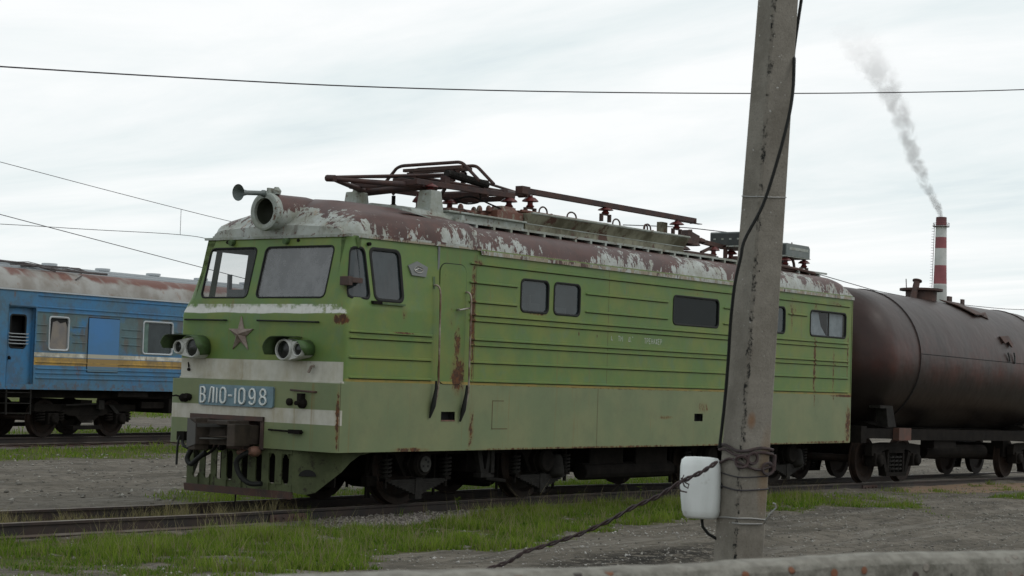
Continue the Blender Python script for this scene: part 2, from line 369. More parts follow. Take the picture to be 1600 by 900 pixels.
M['darkbox'] = simple('dark_case', (0.022, 0.028, 0.027), 0.4, 0, (0.035, 0.04, 0.038), 6, .6)
M['plate'] = simple('blue_number_plate', (0.145, 0.235, 0.280), 0.5, 0, (0.11, 0.165, 0.20), 5, .7)
M['chrome'] = simple('worn_bright_metal', (0.42, 0.42, 0.40), 0.35, 0.6, (0.28, 0.25, 0.2), 9, .6)
M['lamp_white'] = simple('lamp_surround', (0.56, 0.57, 0.55), 0.5, 0, (0.44, 0.45, 0.42), 6, .6)
M['lens'] = simple('dark_lens', (0.010, 0.012, 0.011), 0.25, 0)
M['lamphole'] = simple('lamp_interior', (0.022, 0.026, 0.016), 0.7, 0)
M['star'] = simple('tarnished_star', (0.27, 0.225, 0.195), 0.55, 0.1, (0.17, 0.125, 0.105), 9, .6)
M['emblem'] = simple('grey_emblem', (0.17, 0.18, 0.175), 0.6, .1)
M['white'] = simple('white_letter', (0.62, 0.65, 0.64), 0.5)
M['hood'] = simple('green_hood', (0.07, 0.13, 0.045), 0.5, 0, (0.05, 0.08, 0.03), 7, .6)
M['cabin'] = simple('cab_lining', (0.17, 0.18, 0.18), 0.8, 0, (0.13, 0.14, 0.14), 2, .6)
M['black'] = simple('dark_interior', (0.012, 0.012, 0.012), 0.9)
M['copper'] = simple('brown_hose_end', (0.20, 0.10, 0.07), 0.6, 0, (0.12, 0.07, 0.05), 9, .5)
def mk_glass(name, film, famt, gl=0.05, tint=(0.6, 0.62, 0.62)):
    t = NT(name); tr = t.n('ShaderNodeBsdfTransparent'); tr.inputs[0].default_value = tint + (1,)
    df = t.n('ShaderNodeBsdfDiffuse'); t.put(df.inputs[0], t.mix(t.ramp(t.noise(2.2, 7, .75), .35, .65), film, tuple(x * 0.6 for x in film)))
    gs = t.n('ShaderNodeBsdfGlossy'); gs.inputs[1].default_value = 0.06; gs.inputs[0].default_value = (.9, .9, .9, 1)
    m1 = t.n('ShaderNodeMixShader'); t.put(m1.inputs[0], famt); t.t.links.new(tr.outputs[0], m1.inputs[1]); t.t.links.new(df.outputs[0], m1.inputs[2])
    fr = t.n('ShaderNodeLayerWeight'); fr.inputs[0].default_value = 0.25
    m2 = t.n('ShaderNodeMixShader'); t.put(m2.inputs[0], t.ma('ADD', t.ma('MULTIPLY', t.ma('POWER', fr.outputs['Facing'], 3.0), 0.30), gl)); t.t.links.new(m1.outputs[0], m2.inputs[1]); t.t.links.new(gs.outputs[0], m2.inputs[2])
    t.t.links.new(m2.outputs[0], t.out.inputs[0]); return t.m
M['screen'] = mk_glass('dusty_windscreen', (0.20, 0.205, 0.21), 0.22, 0.02, (0.85, 0.86, 0.86))
M['screen_dusty'] = mk_glass('clouded_windscreen', (0.31, 0.31, 0.325), 0.50, 0.07, (0.6, 0.6, 0.6))
M['sideglass'] = mk_glass('dark_side_glass', (0.045, 0.062, 0.070), 0.6, 0.06)
M['blackglass'] = mk_glass('black_side_glass', (0.014, 0.020, 0.021), 0.6, 0.02)

# ================================================================== LOCOMOTIVE
W, L, E = 3.16, 14.96, 3.70
loco = empty('electric_locomotive', 'old green electric locomotive with metal star, blue number plate and folded pantograph', 'locomotive', (0, 0, 0))
LOCO_MID = W / 2
def xf(z):
    if z <= 1.702: return 0.0
    if z <= 2.60: return 0.12
    if z <= 2.76: return 0.12 + 0.03 * sstep((z - 2.60) / .16)
    return 0.15 + 0.235 * (z - 2.76) / .94
def inset(z): return 0.0 if z < 2.74 else 0.19 * (z - 2.74) / 0.96
def fade(x): return 1 - sstep((x - 0.6) / 2.1)
def rc(z): return 0.045 if z < 1.705 else (0.06 if z < 2.6 else (0.06 + 0.13 * sstep((z - 2.6) / 0.25)))
def lowout(z): return 0.012 if z < 1.735 else 0.0
def skin(c, z, d=0.0):
    """point on the body skin: c=('n',x) near side, ('a',deg) near corner, ('f',y) front, ('b',deg) far corner, ('F',x) far side"""
    k, p = c; d = d + lowout(z); r = rc(z); X0 = xf(z); I = inset(z)
    if k == 'n': return Vector((p, I * fade(p) - d, z))
    if k == 'F': return Vector((p, W - I * fade(p) + d, z))
    if k == 'f': return Vector((X0 - d, p, z))
    a = R(p)   # 0: side tangent, 90: front tangent
    X = X0 + r - (r + d) * math.sin(a); Yy = I + r - (r + d) * math.cos(a)
    return Vector((X, Yy, z)) if k == 'a' else Vector((X, W - Yy, z))
near = lambda x, z, d=0: skin(('n', x), z, d)
front = lambda y, z, d=0: skin(('f', y), z, d)
# columns numbered so that windows can be given as index ranges
cols = [('n', x) for x in (14.96, 14.69, 13.20, 12.18, 11.49, 9.75, 9.29, 9.01, 8.26, 7.0, 6.0, 5.49, 4.81, 4.65, 3.96, 3.4, 2.93, 2.7, 2.46, 2.15, 1.7, 1.27, 0.72, 0.60, 0.47)]
cols += [('a', a) for a in (0, 22, 48, 70, 90)]
cols += [('f', y) for y in (0.30, 0.47, 0.9, 1.30, 1.74, 1.93, 2.3, 2.70, 2.83, 2.95)]
cols += [('b', a) for a in (90, 70, 48, 22, 0)]
cols += [('F', x) for x in (0.47, 0.60, 0.72, 1.27, 2.7, 5.0, 10.0, 14.96)]
zs = [0.80, 1.22, 1.35, 1.5, 1.702, 1.7035, 1.734, 1.736, 2.0, 2.3, 2.60, 2.65, 2.70, 2.74, 2.76, 2.86, 2.9, 3.1, 3.33, 3.45, 3.535, 3.55, 3.62, E]
def ci(c): return cols.index(c)
holes = [(ci(a), ci(b), z0, z1) for a, b, z0, z1 in (
    (('n', 14.69), ('n', 13.20), 2.86, 3.33), (('n', 12.18), ('n', 11.49), 2.86, 3.33), (('n', 9.75), ('n', 8.26), 2.86, 3.33),
    (('n', 5.49), ('n', 4.81), 2.86, 3.33), (('n', 4.65), ('n', 3.96), 2.86, 3.33), (('n', 1.27), ('n', 0.72), 2.86, 3.535), (('n', 0.60), ('a', 48), 2.86, 3.535),
    (('f', 0.47), ('f', 1.74), 2.86, 3.55), (('f', 1.93), ('f', 2.83), 2.86, 3.55),
    (('b', 48), ('F', 0.60), 2.86, 3.535), (('F', 0.72), ('F', 1.27), 2.86, 3.535),
    (('n', 2.46), ('n', 2.15), 1.22, 1.35), (('n', 9.29), ('n', 9.01), 1.22, 1.35),
    (('f', 1.74 if False else 1.30), ('f', 2.70), 0.80, 1.22))]
mb = MB(); idx = {}
def vi(i, j):
    if (i, j) not in idx: idx[(i, j)] = len(mb.v); mb.v.append(tuple(skin(cols[i], zs[j])))
    return idx[(i, j)]
for i in range(len(cols) - 1):
    for j in range(len(zs) - 1):
        if any(h[0] <= i < h[1] and h[2] - 1e-4 < (zs[j] + zs[j + 1]) / 2 < h[3] for h in holes): continue
        mb.f.append((vi(i, j), vi(i, j + 1), vi(i + 1, j + 1), vi(i + 1, j)))
body = mb.build('body', M['body'], loco, smooth=38)
bm_ = MB(); bm_.box(14.94, 14.99, 0.0, W, 0.82, E); bm_.build('rear_wall', M['body'], loco)
MB().box(0.06, 14.9, 0.03, W - .03, 1.62, 1.69).build('floor', M['dark'], loco)
# interior
im = MB(); im.box(2.02, 2.06, 0.03, W - 0.03, 1.69, 3.68); im.box(0.62, 2.02, 0.2, W - 0.2, 3.62, 3.66)
im.build('cab_bulkhead', M['cabin'], loco)
MB().box(2.9, 14.85, 0.28, 2.9, 1.7, 3.66).build('machine_room', M['black'], loco)
dk = MB(); dk.box(0.36, 0.72, 0.35, 2.8, 1.7, 2.80); dk.box(0.45, 0.6, 2.25, 2.6, 2.8, 2.98); dk.box(0.50, 0.56, 2.62, 2.66, 2.8, 3.2)
dk.box(0.50, 0.70, 0.75, 1.2, 2.8, 2.86); dk.build('control_desk', M['cabin'], loco)
st = MB(); st.box(1.05, 1.5, 2.1, 2.55, 2.35, 2.45); st.box(1.45, 1.55, 2.1, 2.55, 2.45, 2.98); st.tube([(1.28, 2.32, 1.7), (1.28, 2.32, 2.35)], .04)
st.build('seat', M['cabin'], loco, bevel=.02)
# window frames and panes of the locomotive
def win_side(x0, x1, z0, z1, r=0.075, mat='sideglass', wid=.022):
    g = MB(); gasket(g, near, x0, x1, z0, z1, r, wid); o = g.build('window', M['rubber'], loco, smooth=40)
    p = MB(); pane(p, near, x0, x1, z0, z1); p.build('pane', M[mat], o)
    return o
win_side(3.96, 4.65, 2.86, 3.33); win_side(4.81, 5.49, 2.86, 3.33); win_side(8.26, 9.75, 2.86, 3.33, mat='blackglass'); win_side(11.49, 12.18, 2.86, 3.33)
wE = win_side(13.20, 14.69, 2.86, 3.33, mat='screen')
cu_ = MB()
cu_.add([(13.22, .05, 2.87), (13.95, .05, 2.87), (13.72, .05, 3.05), (13.6, .05, 3.32), (13.22, .05, 3.32)], [(0, 1, 2, 3, 4)]); cu_.add([(14.01, .06, 2.87), (14.66, .06, 2.87), (14.66, .06, 3.32), (14.0, .06, 3.32)], [(0, 1, 2, 3)])
cu_.build('curtain', simple('sky_reflecting_curtain', (0.36, 0.42, 0.45), .9, 0, (.26, .31, .34), 6, .6), wE)  # curtain colour brightened to carry the sky's reflection
cw_ = MB(); cw_.box(4.28, 4.60, .12, .2, 2.80, 3.0); cw_.box(4.30, 4.34, .1, .12, 2.8, 3.12); cw_.box(4.0, 4.2, .14, .2, 2.8, 2.95); cw_.box(5.0, 5.35, .16, .2, 2.8, 2.97); cw_.split('window_clutter', M['cabin'], loco)
gl_ = MB(); gl_.box(13.96, 14.0, .01, .03, 2.86, 3.33); gl_.build('sash', M['rubber'], wE)
win_side(0.72, 1.27, 2.86, 3.535, 0.07, wid=.033)
# front quarter window wraps the rounded corner
def qw(u, z, d=0):      # u 0..1 from arc 48 deg to x=.60
    cs = [('a', 48), ('a', 22), ('a', 0), ('n', 0.47), ('n', 0.60)]
    pts = [skin(c, z, d) for c in cs]; seg = [0]
    for a, b in zip(pts, pts[1:]): seg.append(seg[-1] + (b - a).length)
    s_ = u / 0.5 * seg[-1]
    if s_ <= 0: return pts[0] + (pts[0] - pts[1]).normalized() * (-s_)
    for k in range(4):
        if s_ <= seg[k + 1] + 1e-9: return pts[k].lerp(pts[k + 1], (s_ - seg[k]) / (seg[k + 1] - seg[k]))
    return pts[4] + (pts[4] - pts[3]).normalized() * (s_ - seg[4])
g = MB(); gasket(g, qw, 0, .5, 2.86, 3.535, .08, .02); qo = g.build('quarter_window', M['rubber'], loco, smooth=40)
p = MB(); pane(p, qw, 0, .5, 2.86, 3.535, nx=10); p.build('pane', M['sideglass'], qo)
for (y0, y1, mt) in ((0.47, 1.74, 'screen_dusty'), (1.93, 2.83, 'screen')):
    g = MB(); gasket(g, front, y0, y1, 2.86, 3.55, 0.065, .020, .002, -.02, .010); o = g.build('windscreen', M['rubber'], loco, smooth=40)
    p = MB(); pane(p, front, y0, y1, 2.86, 3.55); p.build('pane', M[mt], o)
# side ribs: pressed beads
def rib(mb, x0, x1, z, h=0.036, d=0.026, fn=near):
    n = max(1, int((x1 - x0) / 0.6)); xs_ = [lerp(x0, x1, i / n) for i in range(n + 1)]
    xs_ = [x0 - .02] + xs_ + [x1 + .02]
    rows = ((z - h / 2, 0), (z - h / 2 + .004, 1), (z + .004, 1), (z + h / 2, 0))
    L_ = [[fn(x, zz, (d * k if 0 < i < len(xs_) - 1 else 0) - (.003 if k == 0 else 0)) for i, x in enumerate(xs_)] for zz, k in rows]
    for A, B in zip(L_, L_[1:]): mb.strip(A, B)
rb = MB()
for (a, b, z) in [(2.72, 14.84, 3.49), (2.72, 3.86, 3.22), (2.72, 3.86, 2.94), (5.66, 8.08, 3.22), (5.66, 8.08, 2.94), (9.93, 11.3, 3.22), (9.93, 11.3, 2.94), (12.32, 13.05, 3.23),
                  (2.74, 14.80, 2.755), (2.74, 14.80, 2.672), (2.76, 14.82, 2.40), (2.76, 14.82, 2.32), (2.78, 14.83, 2.07), (2.78, 14.83, 1.80),
                  (0.20, 1.90, 2.41), (0.20, 1.90, 2.33), (0.21, 1.90, 2.07), (0.22, 1.91, 1.80)]: rib(rb, a, b, z)
rbo = rb.build('side_rib', M['body'], loco, smooth=50)
gm_ = MB()  # strips painted in the tone of the shadow cast under each rib
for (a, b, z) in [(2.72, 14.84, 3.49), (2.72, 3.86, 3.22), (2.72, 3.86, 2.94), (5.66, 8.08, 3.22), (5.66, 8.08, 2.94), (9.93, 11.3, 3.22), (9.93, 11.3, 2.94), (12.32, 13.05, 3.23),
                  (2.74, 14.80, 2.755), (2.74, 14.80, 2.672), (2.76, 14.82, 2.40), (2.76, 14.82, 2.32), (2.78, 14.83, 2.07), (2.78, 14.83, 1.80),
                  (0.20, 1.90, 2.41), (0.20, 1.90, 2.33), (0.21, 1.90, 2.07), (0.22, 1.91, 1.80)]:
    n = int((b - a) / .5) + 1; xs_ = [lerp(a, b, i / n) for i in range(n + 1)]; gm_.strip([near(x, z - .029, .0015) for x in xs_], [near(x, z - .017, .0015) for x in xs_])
gm_.build('rib_shade_line', simple('rib_shade_paint', (.035, .050, .016), .8, 0, (.065, .050, .016), 4, .7, spec=.1), rbo)
# weld seams / inspection panel outline on the lower side
sm_ = MB()
for x in (0.045, 6.05, 10.9): sm_.add([near(x, .82, .0015), near(x + .010, .82, .0015), near(x + .010, 1.73, .0015), near(x, 1.73, .0015)], [(0, 1, 2, 3)])
for x in (6.3, 10.3): sm_.add([near(x, 1.78, .0015), near(x + .008, 1.78, .0015), near(x + .008, 3.62, .0015), near(x, 3.62, .0015)], [(0, 1, 2, 3)])
sm_.add([near(2.86, 1.78, .0015), near(2.87, 1.78, .0015), near(2.87, 3.62, .0015), near(2.86, 3.62, .0015)], [(0, 1, 2, 3)])
for (a, b, c_, d_) in ((3.32, 3.335, 1.10, 1.52), (3.32, 3.7, 1.10, 1.112), (3.32, 3.6, 1.508, 1.52)):
    sm_.add([near(a, c_, .002), near(b, c_, .002), near(b, d_, .002), near(a, d_, .002)], [(0, 1, 2, 3)])
sm_.split('panel_seam', simple('seam_rust', (0.07, 0.07, 0.035), .8, 0, (.12, .07, .03), 4, .8), loco)
# recessed foot step and socket
for (x0, x1) in ((2.15, 2.46), (9.01, 9.29)):
    s_ = MB(); s_.box(x0 - .02, x1 + .02, .10, .12, 1.19, 1.38); s_.box(x0 - .02, x1 + .02, .025, .1, 1.35, 1.36); s_.box(x0 - .02, x1 + .02, .025, .1, 1.20, 1.22); s_.box(x0 - .01, x0, .025, .1, 1.2, 1.36); s_.box(x1, x1 + .01, .025, .1, 1.2, 1.36)
    s_.build('foot_step' if x0 < 5 else 'recess', M['black'], loco)
MB().box(2.15, 2.46, -.018, .03, 1.215, 1.232).build('step_lip', M['copper'], loco)
# door
DP = rrect(2.345, 2.59, 0.56, 1.70, 0.13, 6)
dm = MB(); dm.strip([near(a, b, -.004) for a, b in DP], [near(a, b, .010) for a, b in DP], True)
n_ = len(DP); dm.add([near(a, b, .010) for a, b in DP], [tuple(range(n_))])
door = dm.build('door', M['body'], loco, smooth=30)
gp = MB(); O_ = rrect(2.345, 2.59, .585, 1.725, .14, 6); gp.strip([near(a, b, .002) for a, b in O_], [near(a, b, .0025) for a, b in DP], True); gp.build('door_gap', M['rubber'], door)
h_ = MB(); h_.tube([near(2.44, 2.80, .01), near(2.43, 2.80, .06)], .016); h_.tube([near(2.42, 2.795, .06), near(2.66, 2.835, .06)], .013); h_.build('handle', M['chrome'], door, smooth=40)
def mk_rail(x, z0, z1, zc):
    t = MB(); P = [near(x - .02, z1, 0)] + arc(near(x - .02, z1, .03), near(x + .01, z1 - .0, .09), near(x + .01, z1 - .14, .09)) + [near(x + .01, z0, .085), near(x - .0, z0 - .28, .03)]
    t.tube(P, .014, 8); o = t.build('handrail', simple('rubbed_rail', (.34, .31, .26), .4, .4, (.11, .055, .03), 3.0, .5), loco, smooth=50)
    q = MB(); q.add([near(x - .045, z1 - .05, .004), near(x + .0, z1 - .05, .004), near(x, z1 + .12, .004), near(x - .045, z1 + .12, .004)], [(0, 1, 2, 3)])
    q.build('bracket', M['hood'], o)
    w_ = MB(); w_.tube([near(x + .0, z0 + .1, .06), near(x - .01, z0 - .02, .06), near(x - .05, z0 - .25, .05), near(x - .08, z0 - .42, .02)], [.015, .022, .036, .012], 8)
    w_.build('wrapping', M['rubber'], o, smooth=60)
mk_rail(1.96, 1.68, 3.12, 0); mk_rail(2.64, 1.63, 3.06, 0)
# maker's plate (pentagon)
P5 = [(1.60, 3.43), (1.80, 3.36), (1.755, 3.22), (1.48, 3.23), (1.42, 3.36)]
em = MB(); A_ = [near(a, b, .0) for a, b in P5]; B_ = [near(a, b, .022) for a, b in P5]; em.strip(A_, B_, True); em.add(B_, [tuple(range(5))]); emo = em.build('maker_plate', M['emblem'], loco)
ew = MB(); ew.tube([near(1.61 + .085 * math.cos(a), 3.315 + .045 * math.sin(a), .026) for a in np.linspace(0, 2 * math.pi, 14)[:-1]], .006, 5, close=True); ew.tube([near(1.53, 3.30, .027), near(1.61, 3.33, .027), near(1.69, 3.31, .027)], .006, 5); ew.build('relief', M['chrome'], emo)
# small fittings on the cab side
s_ = MB(); s_.box(0.20, 0.42, -.0, .12, 3.05, 3.12); s_.box(.14, .22, .0, .16, 3.01, 3.13); s_.build('mirror_bracket', M['rust'], loco, bevel=.006)
s_ = MB(); s_.add([], []); s_.box(.62, .80, -.03, .05, 2.79, 2.83); s_.build('latch', M['dark'], loco); MB().box(.78, 1.28, -.03, .02, 2.79, 2.815).build('window_ledge', M['hood'], loco)
s_ = MB(); s_.tube([near(.68, 3.60, 0), near(.68, 3.60, .05)], .025); s_.build('bolt', M['dark'], loco)
# front fittings
s_ = MB()
for y in (2.42, 1.36): s_.lathe([(0.035, 0), (.045, .07), (.04, .11)], front(y, 3.645, -.0) + Vector((0.03, 0, 0)), (-1, 0, -.15), 10)
s_.split('marker_nozzle', M['hood'], loco, smooth=40)
s_ = MB()
for y in (2.54, 1.16): s_.lathe([(.022, 0), (.022, .02)], front(y, 3.645, 0), (-1, 0, 0), 8)
s_.split('stud', M['dark'], loco)
for (ya, yb, za, zb) in ((3.06, 2.23, 2.535, 2.53), (1.62, .48, 2.53, 2.515)):
    s_ = MB(); s_.tube([(.11, ya, za), (.07, ya - .02, za), (.07, yb + .02, zb), (.11, yb, zb)], .013, 6); s_.build('grab_rail', M['rubber'], loco)
s_ = MB(); s_.tube([(0, .80, 1.60), (-.06, .79, 1.60), (-.06, .37, 1.585), (0, .36, 1.585)], .014, 6); s_.build('grab_rail', M['rust'], loco)
s_ = MB(); s_.tube([(0, 1.18, 1.055), (-.06, 1.17, 1.055), (-.06, .60, 1.045), (0, .58, 1.045)], .014, 6); s_.box(-.09, -.03, .58, .78, 1.02, 1.075); s_.build('grab_rail', M['dark'], loco)
s_ = MB(); s_.lathe([(.05, 0), (.05, .05), (.02, .07)], (0, .83, 1.44), (-1, 0, 0), 10); s_.lathe([(.07, 0), (.07, .06), (.03, .10), (.03, .16)], (0, .59, 1.43), (-1, 0, 0), 10); s_.box(-.1, 0, .56, .63, 1.46, 1.56); s_.split('socket', M['dark'], loco)
s_ = MB(); s_.lathe([(.06, 0), (.06, .08), (.03, .12)], (0, 2.86, 1.43), (-1, 0, 0), 10); s_.tube([(-.05, 2.9, 1.44), (-.07, 3.0, 1.46), (-.07, 3.07, 1.45)], .012); s_.lathe([(.05, 0), (.04, .1)], (0, 2.78, 1.44), (-1, 0, .2), 8); s_.split('socket', M['dark'], loco)
s_ = MB(); s_.tube([(.11, .55, 1.93), (.05, .53, 1.92), (.05, .58, 1.84)], .02, 6); s_.build('hook', M['star'], loco); s_ = MB(); s_.tube([(.12, 2.98, 1.93), (.10, 2.95, 1.86)], .01); s_.lathe([(.022, 0), (.022, .03)], (.12, 2.95, 1.83), (-1, 0, 0), 8); s_.build('hook', M['dark'], loco)
# star
sm = MB(); SY, SZ = 1.943, 2.335; ro, ri = .255, .098; pts = []
for k in range(10):
    a = R(90 + 36 * k); rr_ = ro if k % 2 == 0 else ri; pts.append((.105, SY + rr_ * math.cos(a), SZ + rr_ * math.sin(a)))
sm.add(pts + [(.035, SY, SZ)], [(k, (k + 1) % 10, 10) for k in range(10)]); sm.strip(pts, [(.125, a[1], a[2]) for a in pts], True)
sm.build('star', M['star'], loco)
# number plate with raised characters
PX = -0.045; pl = MB(); PP = rrect(1.845, 1.49, 1.44, .285, .035)
pl.strip([(-.005, a, b) for a, b in PP], [(PX, a, b) for a, b in PP], True); pl.add([(PX, a, b) for a, b in PP], [tuple(range(len(PP)))]); plate = pl.build('number_plate', M['plate'], loco)
def ell(cx_, cz_, rx, rz, a0, a1, n=10): return [(cx_ + rx * math.cos(R(a0 + (a1 - a0) * k / n)), cz_ + rz * math.sin(R(a0 + (a1 - a0) * k / n))) for k in range(n + 1)]
O8 = lambda: [ell(.5, .75, .38, .25, 90, 450, 14), ell(.5, .25, .46, .25, 90, 450, 14)]
GL = {'В': [[(.05, 0), (.05, 1), (.55, 1)] + ell(.55, .76, .33, .24, 90, -90, 7) + [(.05, .52)], ell(.55, .26, .4, .26, 90, -90, 7) + [(.05, 0)]],
      'Л': [[(0, .02), (.12, .05), (.38, .9), (.5, 1), (.95, 1), (.95, 0)]], '1': [[(.5, 0), (.5, 1)]],
      '0': [[(.05, .3)] + ell(.5, .75, .45, .25, 180, 0, 8) + [(.95, .25)] + ell(.5, .25, .45, .25, 0, -180, 8) + [(.05, .3)]],
      '-': [[(0, .5), (1, .5)]], '8': O8(), '9': [ell(.5, .68, .42, .32, 0, 360, 14), [(.92, .7), (.92, .3)] + ell(.5, .24, .42, .24, 0, -160, 8)],
      'Т': [[(0, 1), (1, 1)], [(.5, 1), (.5, 0)]], 'Р': [[(.1, 0), (.1, 1), (.6, 1)] + ell(.6, .74, .3, .26, 90, -90, 6) + [(.1, .48)]], 'Е': [[(.9, 1), (.1, 1), (.1, 0), (.9, 0)], [(.1, .5), (.75, .5)]],
      'Н': [[(.1, 0), (.1, 1)], [(.9, 0), (.9, 1)], [(.1, .5), (.9, .5)]], 'А': [[(0, 0), (.5, 1), (1, 0)], [(.2, .4), (.8, .4)]], 'Ж': [[(.5, 0), (.5, 1)], [(0, 1), (1, 0)], [(0, 0), (1, 1)]],
      'К': [[(.1, 0), (.1, 1)], [(.9, 1), (.1, .5), (.9, 0)]], 'М': [[(0, 0), (0, 1), (.5, .4), (1, 1), (1, 0)]], 'Д': [[(.1, .1), (.4, 1), (.8, 1), (.8, .1)], [(0, -.1), (0, .1), (1, .1), (1, -.1)]]}
lt = MB(); z0_, z1_ = 1.385, 1.592
for ch, a, b in (('В', .025, .107), ('Л', .143, .222), ('1', .245, .275), ('0', .297, .388), ('-', .412, .470), ('1', .495, .525), ('0', .552, .645), ('9', .685, .785), ('8', .825, .928)):
    ya, yb = lerp(2.565, 1.125, a) - .01, lerp(2.565, 1.125, b) + .01
    for st_ in GL[ch]:
        P = [(PX - .012, lerp(ya, yb, u), lerp(z0_, z1_, v)) for u, v in st_]
        cl = len(P) > 3 and (Vector(P[0]) - Vector(P[-1])).length < 1e-4
        lt.tube(P[:-1] if cl else P, .0155, 6, close=cl)
lt.build('plate_lettering', M['white'], plate, smooth=60)
# faded stencilled words on the side
wl = MB(); wrnd = random.Random(3)
def stroke_text(s, x0, z0, w, h, gap, keep):
    x = x0
    for ch in s:
        if ch != ' ':
            for st_ in GL[ch]:
                for p_, q_ in zip(st_, st_[1:]):
                    if wrnd.random() > keep: continue
                    a, b = Vector((x + p_[0] * w, z0 + p_[1] * h)), Vector((x + q_[0] * w, z0 + q_[1] * h)); dd = (b - a).normalized(); nn_ = Vector((-dd.y, dd.x)) * .0055
                    wl.add([near(v.x, v.y, .0025) for v in (a - nn_, b - nn_, b + nn_, a + nn_)], [(0, 1, 2, 3)])
        x += w + gap
stroke_text('К', 6.40, 2.505, .045, .075, .018, .5); stroke_text('ТМ', 6.60, 2.505, .055, .08, .02, .8); stroke_text('ДЛ', 6.90, 2.505, .06, .08, .02, .6)
stroke_text('ТРЕНАЖЕР', 7.38, 2.495, .052, .085, .0175, .97)
wl.build('stencil_lettering', simple('faded_stencil', (.40, .43, .38), .7), loco)
# twin buffer lamps with hood
def lamp_pair(yb, ys):
    """twin lamp: big lens at yb, small lens at ys, one face plate, an awning over the outer-left side and a sleeve over the right"""
    zb, zs_ = 2.135, 2.14; rb_, rs_ = .150, .105; sg = 1 if ys > yb else -1
    A = [(yb - sg * rb_ * math.sin(R(a)) , zb + rb_ * math.cos(R(a))) for a in range(0, 181, 12)] + [(ys + sg * rs_ * math.sin(R(a)), zs_ - rs_ * math.cos(R(a))) for a in range(0, 181, 15)]
    hs = MB(); hs.strip([(.12, a, b) for a, b in A], [(-.06, a, b) for a, b in A], True); hs.add([(-.06, a, b) for a, b in A], [tuple(range(len(A)))])
    o = hs.build('buffer_lamp', M['lamp_white'], loco, smooth=40)
    for yy, zz, rr_, hole in ((yb, zb, .150, .120), (ys, zs_, .105, .076)):
        r_ = MB(); r_.lathe([(hole, .0), (hole, .035), (hole + .012, .045), (rr_ - .008, .035), (rr_, 0)], (-.06, yy, zz), (-1, 0, 0), 28, cap=False); r_.build('lamp_ring', M['lamp_white'], o, smooth=50)
        r_ = MB(); r_.lathe([(hole, 0.004), (hole * .8, .012), (.0001, .018)], (-.06, yy, zz), (-1, 0, 0), 20, cap=False); r_.build('lens', M['lens'], o, smooth=60)
    yl, rl = (yb, rb_) if yb > ys else (ys, rs_); yr, rr2 = (ys, rs_) if yb > ys else (yb, rb_); zl = zb if yb > ys else zs_
    # awning: from the top of the right lens over to the left side, reaching forward
    aw = MB(); top = max(zb + rb_, zs_ + rs_) + .03; cB, cF = [], []
    P = [((yl + yr) / 2 - .03, top), ((yl + yr) / 2 + .05, top + .005)] + [(yl + .02 + (rl + .05) * math.sin(R(a)), top - (rl + .05) + (rl + .05) * math.cos(R(a))) for a in range(0, 106, 15)]
    nP = len(P)
    for k, (a, b) in enumerate(P):
        e_x = .21 * sstep(k / 3.0 + .25) * (1 - .35 * max(0, (k - nP + 3) / 3)); cB.append((.10, a, b)); cF.append((-.06 - e_x, a, b - .0))
    aw.strip(cB, cF); aw.build('lamp_awning', M['hood_dark'], o, smooth=60, solid=.01)
    sv = MB(); Q = [(yr + (rr2 + .025) * math.cos(R(a)), (zb if yb < ys else zs_) + (rr2 + .025) * math.sin(R(a))) for a in range(100, 251, 15)]
    Q = [(2 * yr - a, b) for a, b in Q] if False else Q
    Q2 = [(yr - (rr2 + .03) * math.cos(R(a)), (zb if yb < ys else zs_) + (rr2 + .03) * math.sin(R(a))) for a in range(-30, 116, 12)]
    sB = [(.10, a, b) for a, b in Q2]; sF = [(-.06 - .10 * sstep(k / 4) , yr + (a - yr) * .93, b - .01) for k, (a, b) in enumerate(Q2)]
    sv.strip(sB, sF); sv.build('lamp_sleeve', M['hood'], o, smooth=60, solid=.008)
M['hood_dark'] = simple('blackened_hood', (.020, .022, .016), .7, 0, (.05, .085, .03), 3, .5)
lamp_pair(2.70, 2.98); lamp_pair(.93, .66)
# ---------------- plough / cow-catcher
def plate_with_slots(x, y0, y1, z0, z1, slots, mb_):
    ys = sorted({y0, y1} | {v for s__ in slots for v in (s__[0], s__[1])}); zz = [z0, slots[0][2], slots[0][3], z1]
    for i in range(len(ys) - 1):
        for j in range(3):
            ym = (ys[i] + ys[i + 1]) / 2
            if j == 1 and any(s__[0] < ym < s__[1] for s__ in slots): continue
            mb_.add([(x, ys[i], zz[j]), (x, ys[i + 1], zz[j]), (x, ys[i + 1], zz[j + 1]), (x, ys[i], zz[j + 1])], [(0, 1, 2, 3)])
slots = [(yc - .06, yc + .06, .33, .74) for yc in (2.66, 2.43, 2.20, 1.98, 1.69, 1.42, 1.17, .93)][::-1]
pw = MB(); plate_with_slots(.05, .80, 2.85, .24, .84, slots, pw)
# rounded slot ends
for s__ in slots:
    for zc_, sg in ((.33, 1), (.74, -1)):
        r_ = .06; c_ = (s__[0] + s__[1]) / 2
        for side_ in (-1, 1):
            P = [(.05, c_ + side_ * r_, zc_)] + [(.05, c_ + side_ * r_ * math.cos(R(a)), zc_ + sg * (r_ - r_ * math.sin(R(a)))) for a in (0, 22, 45, 67, 90)]
            pw.add(P, [tuple(range(len(P)))])
